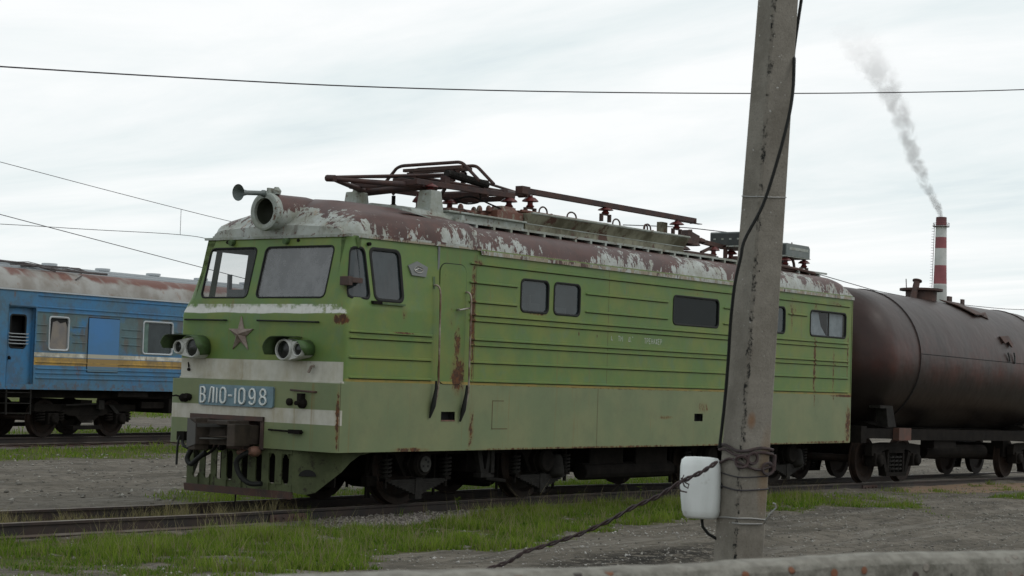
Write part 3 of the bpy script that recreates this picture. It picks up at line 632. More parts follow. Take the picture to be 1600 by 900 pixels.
# returns along both sides with a sweeping cut-away
def cheek(y, sgn):
    P = [(.05, sgn * .0, .84)]
    prof = [(.05, .84), (.05, .24), (.12, .21), (.22, .23), (.34, .36), (.48, .52), (.62, .65), (.80, .74), (1.25, .80), (1.25, .84)]
    front_y = y; back = [(px, front_y + sgn * min(.22, (px - .05) * .9), pz) for px, pz in prof]
    n = len(back); pw.add(back, [tuple(range(n))])
    return
for (y, sg) in ((.80, -1), (2.85, 1)):
    prof = [(.05, .24, .84), (.10, .215, .84), (.16, .21, .84), (.24, .24, .84), (.34, .36, .84), (.48, .52, .84), (.62, .65, .84), (.80, .74, .84), (1.25, .80, .84)]
    pp = [(px, y + sg * (.50 if y < 1 else .25) * min(1, (px - .05) / .45) ** .8, a, b) for px, a, b in prof]
    pw.strip([(a, b, c_) for a, b, c_, d_ in pp], [(a, b, d_) for a, b, c_, d_ in pp])
t = NT('shaded_grimy_skirt_paint'); c = t.mix(t.ramp(t.noise(2.5, 7, .7), .35, .65), (.085, .100, .048), (.055, .066, .032)); c = t.mix(t.ramp(t.noise(6, 7, .75, off=(2, 2, 2)), .54, .64), c, (.030, .026, .018))  # green darkened for the shade on the plough, plus patchy grime
M['skirt'] = t.pbr(c, .65, 0, t.bump(t.noise(9, 4), .2, .01), .2)
plough = pw.build('plough', M['skirt'], loco, solid=.02, fix=True)
e_ = MB(); e_.prism([(.0, .80, .24), (.07, .80, .24), (.07, .80, .155), (.02, .80, .14)], (0, 2.05, 0)); e_.build('wear_strip', M['rust'], plough)
e_ = MB(); Pq = [(.155 - .075 * math.cos(R(a)), 0, .455 + .09 * math.sin(R(a))) for a in range(0, 181, 20)]
Pq = [(q_[0] - .022, .77 - .50 * ((q_[0] - .05) / .45) ** .8 - .016, q_[2]) for q_ in Pq]; e_.add(Pq, [tuple(range(len(Pq)))]); e_.build('lifting_hole', M['black'], plough)
e_ = MB(); e_.tube([(.03, 1.84, .16), (.03, 1.84, -.05)], .012, 5); e_.build('sensor_rod', M['dark'], plough)
# paper/gravel debris lodged behind is not built; a back plate darkens the slots
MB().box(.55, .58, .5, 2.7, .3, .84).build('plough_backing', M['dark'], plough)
# ---------------- coupler
M['coup'] = simple('greasy_coupler', (.034, .027, .022), .6, 0, (.060, .046, .036), 6, .6, .2, spec=.3)
cp = MB()
cp.box(.30, .34, 1.3, 2.7, .78, 1.24); cp.box(-.03, .3, 2.66, 2.74, .76, 1.22); cp.box(-.03, .3, 1.30, 1.36, .78, 1.22); cp.box(-.05, .3, 1.30, 2.72, 1.16, 1.22); cp.box(-.02, .3, 1.36, 2.66, .76, .82)
drf = cp.build('draft_gear_box', M['rust'], loco)
kn = MB()
kn.prism([(.3, 1.48, .88), (-.18, 1.50, .84), (-.18, 1.50, 1.12), (.3, 1.48, 1.06)], (0, .24, 0))
kn.prism([(-.15, 1.42, .82), (-.50, 1.36, .82), (-.58, 1.42, .82), (-.40, 1.60, .82), (-.30, 1.75, .82), (-.42, 1.92, .82), (-.66, 1.93, .82), (-.66, 2.06, .82), (-.36, 2.12, .82), (-.15, 1.9, .82)], (0, 0, .30))
kn.box(-.66, -.40, 1.95, 2.08, .75, 1.18); kn.box(-.5, -.1, 1.5, 1.9, 1.10, 1.16); kn.box(-.48, -.2, 1.5, 1.95, .93, .95)
kn.box(-.30, .02, 1.42, 1.98, .84, 1.10); kn.box(-.12, .1, 2.1, 2.5, .86, 1.12); kn.build('coupler', M['coup'], loco, bevel=.02)
kf = MB(); kf.prism([(-.665, 2.09, .78), (-.665, 1.93, .83), (-.665, 1.93, 1.10), (-.665, 2.09, 1.18)], (-.012, 0, 0)); kf.prism([(-.66, 1.92, 1.06), (-.30, 1.45, 1.08), (-.30, 1.45, 1.10), (-.66, 1.92, 1.09)], (0, 0, .02)); kf.prism([(-.60, 1.92, .90), (-.28, 1.5, .91), (-.28, 1.5, .925), (-.6, 1.92, .92)], (0, .02, 0))
kf.build('coupler_guard', simple('guard_steel', (.075, .072, .068), .55), loco)
def hose(P, r=.032, mat='rubber', end=None):
    PP_ = [Vector(p_) for p_ in P]; Q = []
    for i in range(len(PP_) - 1):     # catmull-rom
        p0, p1, p2, p3 = PP_[max(i - 1, 0)], PP_[i], PP_[i + 1], PP_[min(i + 2, len(PP_) - 1)]
        for k in range(5):
            t_ = k / 5; Q.append(.5 * ((2 * p1) + (p2 - p0) * t_ + (2 * p0 - 5 * p1 + 4 * p2 - p3) * t_ ** 2 + (3 * p1 - p0 - 3 * p2 + p3) * t_ ** 3))
    Q.append(PP_[-1]); m_ = MB(); m_.tube(Q, r, 8); return m_, Q
for P, r_, mt in (([(.0, 2.50, 1.16), (-.12, 2.52, 1.0), (-.16, 2.52, .78), (-.18, 2.60, .60), (-.2, 2.50, .525), (-.22, 2.36, .60), (-.2, 2.22, .70)], .036, 'rubber'),
                  ([(.02, 2.84, .92), (-.1, 2.84, .90), (-.16, 2.82, .80), (-.18, 2.81, .66), (-.2, 2.79, .50)], .016, 'rubber'),
                  ([(-.1, 2.80, .84), (-.18, 2.68, .77), (-.18, 2.55, .73)], .022, 'rubber'),
                  ([(.05, 1.42, .76), (-.14, 1.50, .72), (-.18, 1.62, .62), (-.18, 1.61, .50), (-.18, 1.50, .38), (-.16, 1.36, .32), (-.12, 1.20, .33)], .036, 'rubber'),
                  ([(.02, 2.2, .83), (-.1, 2.2, .72), (-.18, 2.25, .66), (-.2, 2.36, .62)], .02, 'dark')):
    m_, Q = hose(P, r_); m_.build('brake_hose', M[mt], loco, smooth=60)
s_ = MB(); s_.lathe([(.03, 0), (.07, .05), (.075, .12), (.05, .18)], (.04, 1.40, .74), (-1, .25, .1), 12); s_.lathe([(.035, 0), (.05, .05), (.03, .12)], (-.10, 1.55, .73), (-.3, 1, 0), 10); s_.tube([(-.1, 1.6, .74), (-.1, 1.6, .92)], .008, 5)
s_.split('hose_valve', M['copper'], loco, smooth=50)
s_ = MB()
for y in (2.05, 2.32): s_.lathe([(.03, 0), (.05, .05), (.03, .12)], (.0, y, .80), (-1, 0, -.4), 8)
s_.box(-.12, 0, 2.75, 2.9, .84, .96); s_.split('pipe_cock', M['dark'], loco)
# ---------------- roof
def roof_profile(X):
    ZE = 3.69 if X < 2.93 else 3.635
    I = inset(3.69) * fade(X) if X < 2.93 else 0
    pr = [(-.03, -.012), (-.03, .045), (.0, .05), (.012, .16), (.05, .255), (.12, .33), (.24, .385), (.42, .42), (.75, .50), (1.15, .59), (1.58, .62)]
    return ZE, I, pr
Xs = [.40, .405, .43, .47, .54, .63, .76, .92, 1.12, 1.4, 1.8, 2.2, 2.6, 2.925, 2.935, 3.2, 4, 5, 6, 7, 8, 9, 10, 11, 12, 13, 14, 14.35, 14.55, 14.7, 14.82, 14.90, 14.96, 14.985, 14.99]
rows = []
for X in Xs:
    ZE, I, pr = roof_profile(X)
    X0, X1 = .385, 1.25
    hf = math.sqrt(max(0, 1 - ((X1 - X) / (X1 - X0)) ** 2)) if X < X1 else 1
    if X > 14.3: hf = math.sqrt(max(0, 1 - ((X - 14.3) / .70) ** 2))
    xx = X if X > .41 else .385 - .03
    row = []
    full = [(y, z) for y, z in pr] + [(W - y, z) for y, z in pr[::-1][1:]]
    for y, z in full:
        zz = ZE + (z if z <= .05 else .05 + (z - .05) * hf)
        yy = y
        edge = min(y, W - y)
        s0 = I * (1 if y < 1.58 else -1) * (1 - min(1, max(0, edge) / 1.4))
        cr_ = .17 * (1 - sstep((X - .385) / .17)) * (1 if y < 1.58 else -1) * (1 if edge < .1 else max(0, 1 - (edge - .1) / .25))
        row.append((xx, yy + s0 + cr_, zz))
    rows.append(row)
rm = MB(); nr_ = len(rows[0])
for row in rows: rm.v += row
for i in range(len(rows) - 1):
    for j in range(nr_ - 1): rm.f.append((i * nr_ + j, i * nr_ + j + 1, (i + 1) * nr_ + j + 1, (i + 1) * nr_ + j))
rm.f.append(tuple(range(nr_)))
roof = rm.build('roof', M['roof'], loco, smooth=50)
gt = MB(); gt.box(.352, .375, .16, W - .16, 3.68, 3.715); gt.build('front_gutter', M['pale'], roof)
# roof walkways
for s_i, yb in ((0, .50), (1, W - .50)):
    wk = MB(); sgn = 1 if s_i == 0 else -1
    for (xa, xb) in ((2.95, 12.6), (13.55, 14.8)):
        wk.box(xa, xb, yb, yb + sgn * .25, 4.135, 4.15); wk.box(xa, xb, yb - sgn * .012, yb, 4.118, 4.155)
        x = xa + .05
        while x < xb: wk.box(x, x + .05, yb - .0, yb + sgn * .22, 4.03, 4.135); wk.box(x, x + .05, yb - sgn * .013, yb, 4.04, 4.118); x += .43
    wk.split('roof_walkway', M['pale'], loco)
# plinth under pantograph supports and step board
pn = MB(); pn.prism([(2.30, .72, 4.08), (2.30, .80, 4.26), (2.30, .95, 4.30), (2.30, 1.58, 4.37), (2.30, 2.21, 4.30), (2.30, 2.36, 4.26), (2.30, 2.44, 4.08)], (.95, 0, 0))
pn.prism([(1.75, 1.0, 4.1), (1.75, 1.58, 4.2), (1.75, 2.16, 4.1), (2.30, 2.36, 4.2), (2.30, 1.58, 4.37), (2.30, .8, 4.2)][:3] + [(1.75, 2.1, 4.1)], (.5, 0, .04)); pn.box(3.22, 3.30, .6, .75, 4.1, 4.24)
pn.build('roof_plinth', M['pale'], loco, bevel=.02)
sb = MB(); sb.prism([(1.75, .50, 4.18), (2.30, .42, 4.10), (2.50, .62, 4.13), (1.95, .68, 4.21)], (0, 0, .02)); sb.box(2.05, 2.1, .52, .56, 4.0, 4.13); sb.box(2.35, 2.4, .5, .54, 4.0, 4.1)
sb.build('step_board', M['pale'], loco)
pod = MB()
def frustum(m_, x, y, z0, z1, a, b, c_=None, d_=None):
    c_ = c_ or a; d_ = d_ or b
    m_.add([(x - a, y - c_, z0), (x + a, y - c_, z0), (x + a, y + c_, z0), (x - a, y + c_, z0), (x - b, y - d_, z1), (x + b, y - d_, z1), (x + b, y + d_, z1), (x - b, y + d_, z1)],
           [(3, 2, 1, 0), (4, 5, 6, 7), (0, 1, 5, 4), (1, 2, 6, 5), (2, 3, 7, 6), (3, 0, 4, 7)])
for (x, y) in ((2.90, .95), (2.68, 2.21)):
    pm = MB(); frustum(pm, x, y, 4.20, 4.585, .165, .12, .15, .12); pm.build('support_pedestal', M['pale'], loco, bevel=.015)
def insulator(x, y, z, h, r=.13, parent=loco, sheds=1, leg=True):
    m_ = MB(); pf = [(.05, 0), (.07, .02), (.045, .05)]
    pf += [(.045, h * .45), (r, h * .5), (r * .96, h * .58), (r * .6, h * .80), (.04, h * .86), (.04, h)]
    m_.lathe(pf, (x, y, z), (0, 0, 1), 20); o = m_.build('insulator', M['redins'], parent, smooth=50)
    if leg:
        l_ = MB(); l_.box(x - .12, x + .12, y - .03, y + .03, z - .02, z); l_.box(x - .14, x - .10, y - .03, y + .03, z - .13, z); l_.box(x + .10, x + .14, y - .03, y + .03, z - .13, z); l_.build('insulator_foot', M['rust'], o)
    return o
insulator(2.90, .95, 4.58, .12, .12, leg=False); insulator(2.68, 2.21, 4.58, .12, .12, leg=False); insulator(3.12, 1.35, 4.33, .24, .1, leg=False)
sp_ = MB(); sp_.box(2.58, 2.72, 2.10, 2.2, 4.42, 4.75); sp_.build('support_bracket', M['pale'], loco)
sp_ = MB(); sp_.tube([(3.0, 1.75, 4.3), (3.0, 1.75, 4.55)], .03, 8); sp_.lathe([(.08, 0), (.06, .08), (.04, .1)], (3.0, 1.75, 4.32), (0, 0, 1), 10); sp_.build('air_pipe', M['dark'], loco)
for (x, y, z, h) in ((4.90, 1.0, 4.53, .18), (5.46, 1.0, 4.58, .20), (7.61, 1.0, 4.68, .13), (9.90, 1.0, 4.63, .15), (4.90, 2.2, 4.53, .2)): insulator(x, y, z, h, .135)
# pantograph
pg = MB(); pg.bar((2.55, .95, 4.69), (5.0, .98, 4.72), .055, .085); pg.bar((2.55, 2.2, 4.69), (5.0, 2.2, 4.72), .055, .085)
for x in (2.6, 3.2, 4.3, 4.95): pg.bar((x, .95, 4.68), (x, 2.2, 4.68), .06, .08)
pg.bar((3.3, 1.0, 4.66), (4.6, 2.2, 4.66), .05, .04); pg.box(3.3, 3.42, 1.0, 1.1, 4.7, 4.86); pg.box(4.25, 4.38, 1.0, 1.08, 4.7, 4.9); pg.box(2.9, 3.2, 1.5, 1.7, 4.66, 4.8)
pgo = pg.build('pantograph', M['panto'], loco, bevel=.008)
t_ = MB(); t_.tube([(2.9, .98, 4.66), (2.9, 2.3, 4.60)], .055, 10); t_.tube([(4.75, .95, 4.76), (4.75, 2.2, 4.76)], .05, 10); t_.split('main_shaft', M['panto'], pgo, smooth=50)
KL, KR = (1.42, 1.58, 4.63), (6.02, 1.55, 4.87)
def arm(p_, q_, r_=.03, r2=None):
    a_ = MB(); a_.tube([p_, q_], [r_, r2 or r_], 8); a_.build('arm', M['panto'], pgo, smooth=50)
arm(KL, (3.1, 1.0, 4.66), .028, .055); arm(KL, (2.75, 2.15, 4.62), .028, .05); arm(KR, (4.75, 1.02, 4.77), .025, .04); arm(KR, (4.75, 2.15, 4.77), .025, .04)
arm((1.44, 1.58, 4.655), (3.72, 1.15, 4.93), .022); arm((1.44, 1.58, 4.655), (3.72, 2.0, 4.93), .022); arm(KR, (3.78, 1.15, 4.94), .022); arm(KR, (3.78, 2.0, 4.94), .022)
t_ = MB(); t_.tube([(1.42, 1.50, 4.63), (1.42, 1.66, 4.64)], .05, 8); t_.tube([(6.02, 1.45, 4.87), (6.02, 1.65, 4.87)], .05, 8); t_.split('knee_joint', M['panto'], pgo, smooth=50)
t_ = MB(); t_.tube([(3.35, 1.02, 4.90), (4.35, 1.02, 4.83)], .055, 10)
for k in range(26): xx = 3.42 + k * .036; t_.lathe([(.062, 0), (.062, .015)], (xx, 1.02, 4.895 - k * .0025), (1, 0, -.07), 10)
t_.build('lifting_spring', M['spring'], pgo)
t_ = MB(); t_.tube([(3.2, 1.9, 4.85), (4.3, 1.9, 4.84)], .05, 8); t_.build('lifting_spring', M['spring'], pgo)
# collector head: two arched tubes across the roof + contact strips
for xk, dz in ((3.62, 0), (3.98, -.015)):
    P = [(xk, .60, 4.80 + dz), (xk, .88, 5.04 + dz)] + arc((xk, .92, 5.07 + dz), (xk, .97, 5.10 + dz), (xk, 1.05, 5.10 + dz), 4) + arc((xk, 2.10, 5.095 + dz), (xk, 2.2, 5.09 + dz), (xk, 2.26, 5.05 + dz), 4) + [(xk, 2.50, 4.82 + dz), (xk, 2.62, 4.72 + dz)]
    h_ = MB(); h_.tube(P, .026, 8); h_.build('collector_horn', M['panto'], pgo, smooth=50)
for xk in (3.68, 3.92):
    h_ = MB(); h_.box(xk - .03, xk + .03, 1.0, 2.15, 5.00, 5.05); h_.build('contact_strip', M['rust'], pgo, bevel=.008)
h_ = MB(); h_.box(3.6, 4.0, 1.14, 1.2, 4.90, 4.98); h_.box(3.6, 4.0, 1.96, 2.02, 4.90, 4.98); h_.box(3.66, 3.72, 1.14, 1.2, 4.82, 5.0); h_.box(3.92, 3.98, 1.14, 1.2, 4.82, 5.0); h_.tube([(3.8, 1.05, 4.93), (3.8, 2.1, 4.93)], .03, 8); h_.split('head_bracket', M['panto'], pgo)
m_, Q = hose([(4.15, 1.0, 4.68), (4.15, 1.0, 4.55), (3.95, 1.1, 4.50), (3.85, 1.2, 4.56), (4.1, 1.1, 4.62), (4.4, .95, 4.52), (4.7, .9, 4.46)], .013); m_.build('air_hose', M['dark'], pgo, smooth=60)
# roof equipment between the pantographs
q_ = MB(); q_.box(3.12, 5.04, .80, 2.36, 4.05, 4.29); q_.box(3.10, 5.05, .74, 2.42, 4.285, 4.315); q_.split('roof_hatch', M['pale'], loco, bevel=.01)
q_ = MB(); q_.box(5.08, 9.84, .80, 2.36, 4.05, 4.30); q_.prism([(5.08, .80, 4.29), (5.08, .70, 4.43), (5.08, .70, 4.455), (5.08, 2.46, 4.455), (5.08, 2.46, 4.43), (5.08, 2.36, 4.29)], (4.78, 0, 0)); q_.split('roof_hatch', M['hatch'], loco, bevel=.008)
q_ = MB(); q_.tube([(5.10, .69, 4.455), (9.86, .69, 4.465)], .018, 6); q_.box(5.1, 9.84, .792, .80, 4.285, 4.30); q_.build('hatch_lip', M['pale'], loco)
q_ = MB(); q_.box(3.5, 4.35, 1.0, 2.0, 4.31, 4.40); q_.box(4.38, 5.05, .82, 1.5, 4.31, 4.44); frustum(q_, 4.75, 1.0, 4.44, 4.53, .22, .15, .15, .1)
for xx, zz in ((3.75, 4.42), (4.15, 4.43), (4.2, 4.42), (4.35, 4.45), (6.2, 4.50), (9.2, 4.49)): q_.lathe([(.05, 0), (.045, .06), (.02, .1)], (xx, .95 + rnd.random() * .3, zz - .04), (0, 0, 1), 8)
q_.box(5.3, 7.3, 1.1, 2.1, 4.45, 4.53); q_.box(7.7, 9.4, 1.1, 2.1, 4.45, 4.51); q_.tube([(5.15, .95, 4.50), (9.7, .95, 4.49)], .03, 6); 
for k in range(26):
    xx = 5.25 + k * .175 + rnd.random() * .1; ww = .05 + rnd.random() * .16; q_.box(xx, xx + ww, .85 + rnd.random() * .2, 1.2, 4.44, 4.475 + rnd.random() * .055)
for k in range(6): q_.bar((3.3 + k * .2, .9, 4.33), (3.45 + k * .2, 1.3, 4.33 + .06 * rnd.random()), .05, .06)
q_.split('roof_equipment', M['brownbox'], loco, bevel=.01)
for (x, y, z, w_, h_v) in ((5.75, .95, 4.46, .22, .16), (6.55, .95, 4.46, .26, .15), (7.8, .9, 4.46, .22, .15), (8.72, .9, 4.46, .12, .14), (8.86, .95, 4.46, .20, .16), (3.6, .9, 4.31, .25, .07)):
    P = [(x - w_ / 2, y, z)] + [(x - w_ / 2 * math.cos(R(a)), y, z + h_v * (.45 + .55 * math.sin(R(a)))) for a in range(0, 181, 20)] + [(x + w_ / 2, y, z)]
    q_ = MB(); q_.tube(P, .014, 6); q_.build('lifting_eye', M['rust'], loco, smooth=60)
q_ = MB(); q_.box(9.55, 9.75, 1.1, 1.2, 4.46, 4.73); q_.build('duct', M['hatch'], loco)
q_ = MB(); q_.bar((5.30, 1.0, 4.84), (10.50, 1.0, 4.83), .10, .085); q_.build('busbar', M['panto'], loco); q_ = MB(); q_.bar((9.9, 1.0, 4.775), (10.72, 1.0, 4.785), .08, .012); q_.box(10.44, 10.46, .94, 1.06, 4.77, 4.83); q_.box(5.15, 5.36, .93, 1.07, 4.78, 4.90); q_.split('busbar_clamp', M['panto'], loco)
# circuit breaker clutter
q_ = MB(); q_.box(10.45, 10.75, 1.1, 1.3, 4.42, 4.56); q_.bar((10.5, 1.2, 4.60), (10.9, 1.2, 4.52), .16, .14); q_.bar((10.8, 1.2, 4.52), (11.9, 1.2, 4.46), .08, .08); q_.bar((10.4, 1.2, 4.50), (10.8, 1.25, 4.66), .07, .09); q_.bar((11.1, 1.2, 4.30), (11.6, 1.2, 4.46), .05, .05); q_.box(10.3, 11.3, 1.0, 1.4, 4.20, 4.27); q_.lathe([(.17, 0), (.14, .05), (.04, .08)], (10.75, 1.2, 4.40), (0, 0, 1), 14); q_.lathe([(.15, 0), (.1, .05), (.03, .08)], (10.45, 1.2, 4.30), (0, 0, 1), 14); q_.lathe([(.12, 0), (.10, .05), (.03, .08)], (11.05, 1.2, 4.49), (0, 0, 1), 12)
q_.build('circuit_breaker', M['rust'], loco)
insulator(11.55, 1.2, 4.27, .20, .12); insulator(12.2, 1.2, 4.25, .2, .12)
q_ = MB(); q_.box(11.84, 11.9, 1.1, 1.16, 4.15, 4.5); q_.box(11.8, 12.5, .85, .95, 4.22, 4.28); q_.split('support_post', M['rust'], loco)
def case(x0, x1, y0, y1, z0, z1, mat):
    c_ = MB(); ch = .05
    P = [(x0, z0), (x1, z0), (x1, z1 - ch), (x1 - ch, z1), (x0 + ch * .3, z1), (x0, z1 - ch * .3)]
    c_.prism([(a, y0, b) for a, b in P], (0, y1 - y0, 0)); o = c_.build('resistor_case', M[mat], loco, bevel=.012)
    d_ = MB(); d_.box(x0 - .004, x0, y0 + .02, y1 - .02, z0 + .02, z1 - .03); d_.build('end_grille', M['darkbox'], o)
    d_ = MB(); d_.box(x0 - .01, x1 + .01, y0 - .01, y1 + .01, z0 - .012, z0); d_.box(x0 - .01, x0 - .004, y0, y1, z0, z0 + .015); d_.build('base_flange', M['pale'], o)
    d_ = MB()
    for k in range(4): d_.box(x0 - .008, x0 - .004, y0 + .12 + k * .17, y0 + .17 + k * .17, z1 - .15, z1 - .12)
    d_.build('markings', M['pale'], o)
    d_ = MB(); d_.box(x0 + .12, x1 - .08, y0 - .006, y0 - .002, z0 + .13, z1 - .07); d_.build('side_recess', M['pale'], o)
    d_ = MB(); d_.tube([((x0 + x1) / 2 - .04, y0 + .15, z1 + .0), ((x0 + x1) / 2, y0 + .15, z1 + .05), ((x0 + x1) / 2 + .04, y0 + .15, z1)], .008, 5); d_.build('lifting_eye', M['rust'], o)
case(13.88, 14.88, .92, 1.65, 4.445, 4.70, 'greybox'); case(11.85, 12.75, .70, 1.46, 4.47, 4.745, 'greybox')
for x in (14.78, 14.0): insulator(x, 1.0, 4.27, .17, .12)
insulator(14.78, 1.5, 4.27, .17, .12); insulator(12.65, 1.1, 4.27, .18, .12)
q_ = MB(); P = arc((14.1, 1.0, 4.45), (14.38, 1.0, 4.46), (14.38, 1.0, 4.16)); q_.tube(P, .03, 8); q_.build('cable_conduit', M['panto'], loco)
q_ = MB(); q_.tube([(12.7, .55, 4.18), (13.6, .5, 4.15), (14.1, .4, 4.10)], .03, 6); q_.box(12.8, 13.6, .55, .75, 4.1, 4.16); q_.split('loose_walkway_plank', M['rust'], loco)
# roof headlight and horn
hl = MB(); HX, HY, HZ = .13, 1.585, 4.035
hl.lathe([(.235, -.03), (.262, -.02), (.268, .05), (.255, .09)], (HX, HY, HZ), (1, 0, 0), 32, cap=False); hl.lathe([(.235, -.03), (.185, -.03), (.18, .02)], (HX, HY, HZ), (1, 0, 0), 32, cap=False)
hlo = hl.build('headlight', M['pale'], loco, smooth=50)
h2 = MB(); h2.lathe([(.18, .02), (.17, .12), (.12, .2), (.001, .24)], (HX, HY, HZ), (1, 0, 0), 24, cap=False); h2.build('reflector', M['lamphole'], hlo, smooth=60)
h3 = MB(); h3.lathe([(.252, .08), (.25, .35), (.25, .75), (.20, 1.15), (.10, 1.6)], (HX, HY, HZ), (1, 0, .03), 32, cap=False); h3.build('lamp_housing', M['roof'], hlo, smooth=50)
hn = MB(); hn.lathe([(.115, 0), (.105, .012), (.07, .05), (.045, .10), (.033, .16), (.033, .44), (.045, .46), (.045, .5)], (-.38, 1.60, 4.245), (1, 0, .08), 24, cap=False)
hn.lathe([(.105, .006), (.062, .05), (.035, .10), (.001, .12)], (-.38, 1.60, 4.245), (1, 0, .08), 20, cap=False)
hn.build('horn', M['greybox'], loco, smooth=60)
hn = MB(); hn.lathe([(.05, 0), (.06, .06), (.045, .12)], (.10, 1.58, 4.27), (1, 0, 0), 12); hn.box(.12, .22, 1.52, 1.56, 4.25, 4.36); hn.lathe([(.06, 0), (.07, .05), (.03, .1)], (.25, 1.5, 4.28), (0, 0, 1), 10); hn.build('horn_mount', M['pale'], loco, smooth=40)
# ---------------- bogies
MB().box(.5, 14.7, .35, W - .35, .86, 1.0).build('underframe', M['dark'], loco)
q_ = MB(); q_.box(6.7, 7.7, .55, 2.6, .35, .86); q_.box(8.0, 9.0, .5, 2.6, .45, .86); q_.tube([(6.5, .6, .38), (9.2, .6, .38)], .14, 12); q_.split('equipment_box', M['dark'], loco, bevel=.02)
q_ = MB(); q_.prism([(3.36, .28, .86), (3.50, .28, .40), (3.66, .28, .40), (3.74, .28, .86), (3.66, .28, .86), (3.60, .28, .50), (3.56, .28, .50), (3.46, .28, .86)], (0, .08, 0)); q_.box(3.46, 3.78, .26, .40, .38, .44); q_.box(3.70, 3.78, .26, .36, .42, .86); q_.split('hanger_bracket', M['spring'], loco)
def wheelset(r, parent, cx_, zc_, gauge_half=.76, mat='wheel'):
    ws = []
    for sg in (-1, 1):
        m_ = MB(); m_.lathe([(.06, -.08), (.10, -.08), (.11, -.045), (r - .14, -.02), (r - .09, -.065), (r, -.065), (r, .045), (r + .03, .05), (r + .03, .075), (r - .09, .075), (r - .14, .02), (.12, .03), (.08, .08)], (0, 0, 0), (0, -sg, 0), 40)
        o = m_.build('wheel', M[mat], parent, loc=(cx_, sg * gauge_half, zc_), smooth=35); ws.append(o)
    m_ = MB(); m_.tube([(cx_, -gauge_half - .3, zc_), (cx_, gauge_half + .3, zc_)], .08, 10); m_.build('axle', M[mat], parent, smooth=60)
    return ws
def coil(x, y, z0, z1, r, n, name='coil_spring'):
    m_ = MB(); P = [(x + r * math.cos(a), y + r * math.sin(a), z0 + (z1 - z0) * a / (n * 2 * math.pi)) for a in np.linspace(0, n * 2 * math.pi, n * 10 + 1)]
    m_.tube(P, r * .26, 5); m_.lathe([(r * .5, 0), (r * .5, z1 - z0)], (x, y, z0), (0, 0, 1), 8); return m_
def loco_bogie(cxb):
    # local origin on the centreline above rail
    fm = MB()
    for sg in (-1, 1):
        y = sg * 1.02
        fm.prism([(-2.25, y - .06, .98), (-2.25, y - .06, .80), (-1.95, y - .06, .72), (1.95, y - .06, .72), (2.25, y - .06, .80), (2.25, y - .06, .98)], (0, .12, 0))
        for ax in (-1.5, 1.5): fm.prism([(ax - .42, y - .05, .74), (ax - .20, y - .05, .42), (ax - .12, y - .05, .42), (ax - .12, y - .05, .74)], (0, .1, 0)); fm.prism([(ax + .42, y - .05, .74), (ax + .20, y - .05, .42), (ax + .12, y - .05, .42), (ax + .12, y - .05, .74)], (0, .1, 0))
    fm.box(-2.3, -2.15, -1.05, 1.05, .72, .95); fm.box(2.15, 2.3, -1.05, 1.05, .72, .95); fm.box(-.25, .25, -1.05, 1.05, .45, .95)
    bo = fm.build('bogie', M['dark'], loco, loc=(cxb, W / 2, 0))
    for ax in (-1.5, 1.5):
        wheelset(.61, bo, ax, .61)
        mo = MB(); mo.lathe([(.42, -.55), (.46, -.5), (.46, .5), (.42, .55)], (ax - math.copysign(.55, ax), 0, .62), (0, 1, 0), 20); mo.box(ax - .3, ax + .3, -.5, .5, .35, .85); mo.build('traction_motor', M['dark'], bo, smooth=40)
        for sg in (-1, 1):
            bx = MB(); bx.lathe([(.19, 0), (.19, .16), (.16, .20)], (ax, sg * 1.08, .60), (0, sg, 0), 20); bx.prism([(ax - .24, sg * 1.08 - .08, .60), (ax - .13, sg * 1.08 - .08, .42), (ax + .13, sg * 1.08 - .08, .42), (ax + .24, sg * 1.08 - .08, .60), (ax + .13, sg * 1.08 - .08, .80), (ax - .13, sg * 1.08 - .08, .80)], (0, .16, 0)); bxo = bx.build('axle_box', M['dark'], bo, smooth=35)
            if sg < 0 and cxb < 5 and ax < 0:
                cv = MB(); cv.lathe([(.115, 0), (.115, .02)], (ax, sg * 1.285, .60), (0, sg, 0), 18); cv.build('axle_cover', simple('pale_axle_cover', (.050, .049, .044), .8, 0, (.032, .031, .028), 9, .5), bxo)
                cv = MB()
                for k in (90, 210, 330, 30): cv.lathe([(.018, 0), (.018, .006)], (ax + .06 * math.cos(R(k)), sg * 1.306, .60 + .06 * math.sin(R(k))), (0, sg, 0), 6)
                cv.build('bolt_hole', M['black'], bxo)
            sp = MB()
            for k in range(9):
                hw = .72 - k * .075; sp.box(ax - hw, ax + hw, sg * 1.13 - .05, sg * 1.13 + .05, .36 - k * .0235, .36 - k * .0235 + .021)
            sp.box(ax - .07, ax + .07, sg * 1.13 - .06, sg * 1.13 + .06, .10, .40); sp.build('leaf_spring', M['spring'], bo)
            for s2 in (-1, 1):
                c_ = coil(ax + s2 * .66, sg * 1.13, .40, .68, .075, 5); c_.build('coil_spring', M['spring'], bo, smooth=60)
                h_ = MB(); h_.tube([(ax + s2 * .66, sg * 1.13, .26), (ax + s2 * .66, sg * 1.13, .85)], .03, 6); h_.box(ax + s2 * .66 - .06, ax + s2 * .66 + .06, sg * 1.13 - .06, sg * 1.13 + .06, .36, .40); h_.build('spring_hanger', M['dark'], bo)
            for s2 in (-1, 1):
                bs = MB(); bs.prism([(ax + s2 * .66, sg * .76 - .05, .45), (ax + s2 * .72, sg * .76 - .05, .45), (ax + s2 * .70, sg * .76 - .05, .82), (ax + s2 * .62, sg * .76 - .05, .82)], (0, .1, 0)); bs.tube([(ax + s2 * .74, sg * .85, .12), (ax + s2 * .74, sg * .85, .8)], .025, 6); bs.build('brake_shoe', M['dark'], bo)
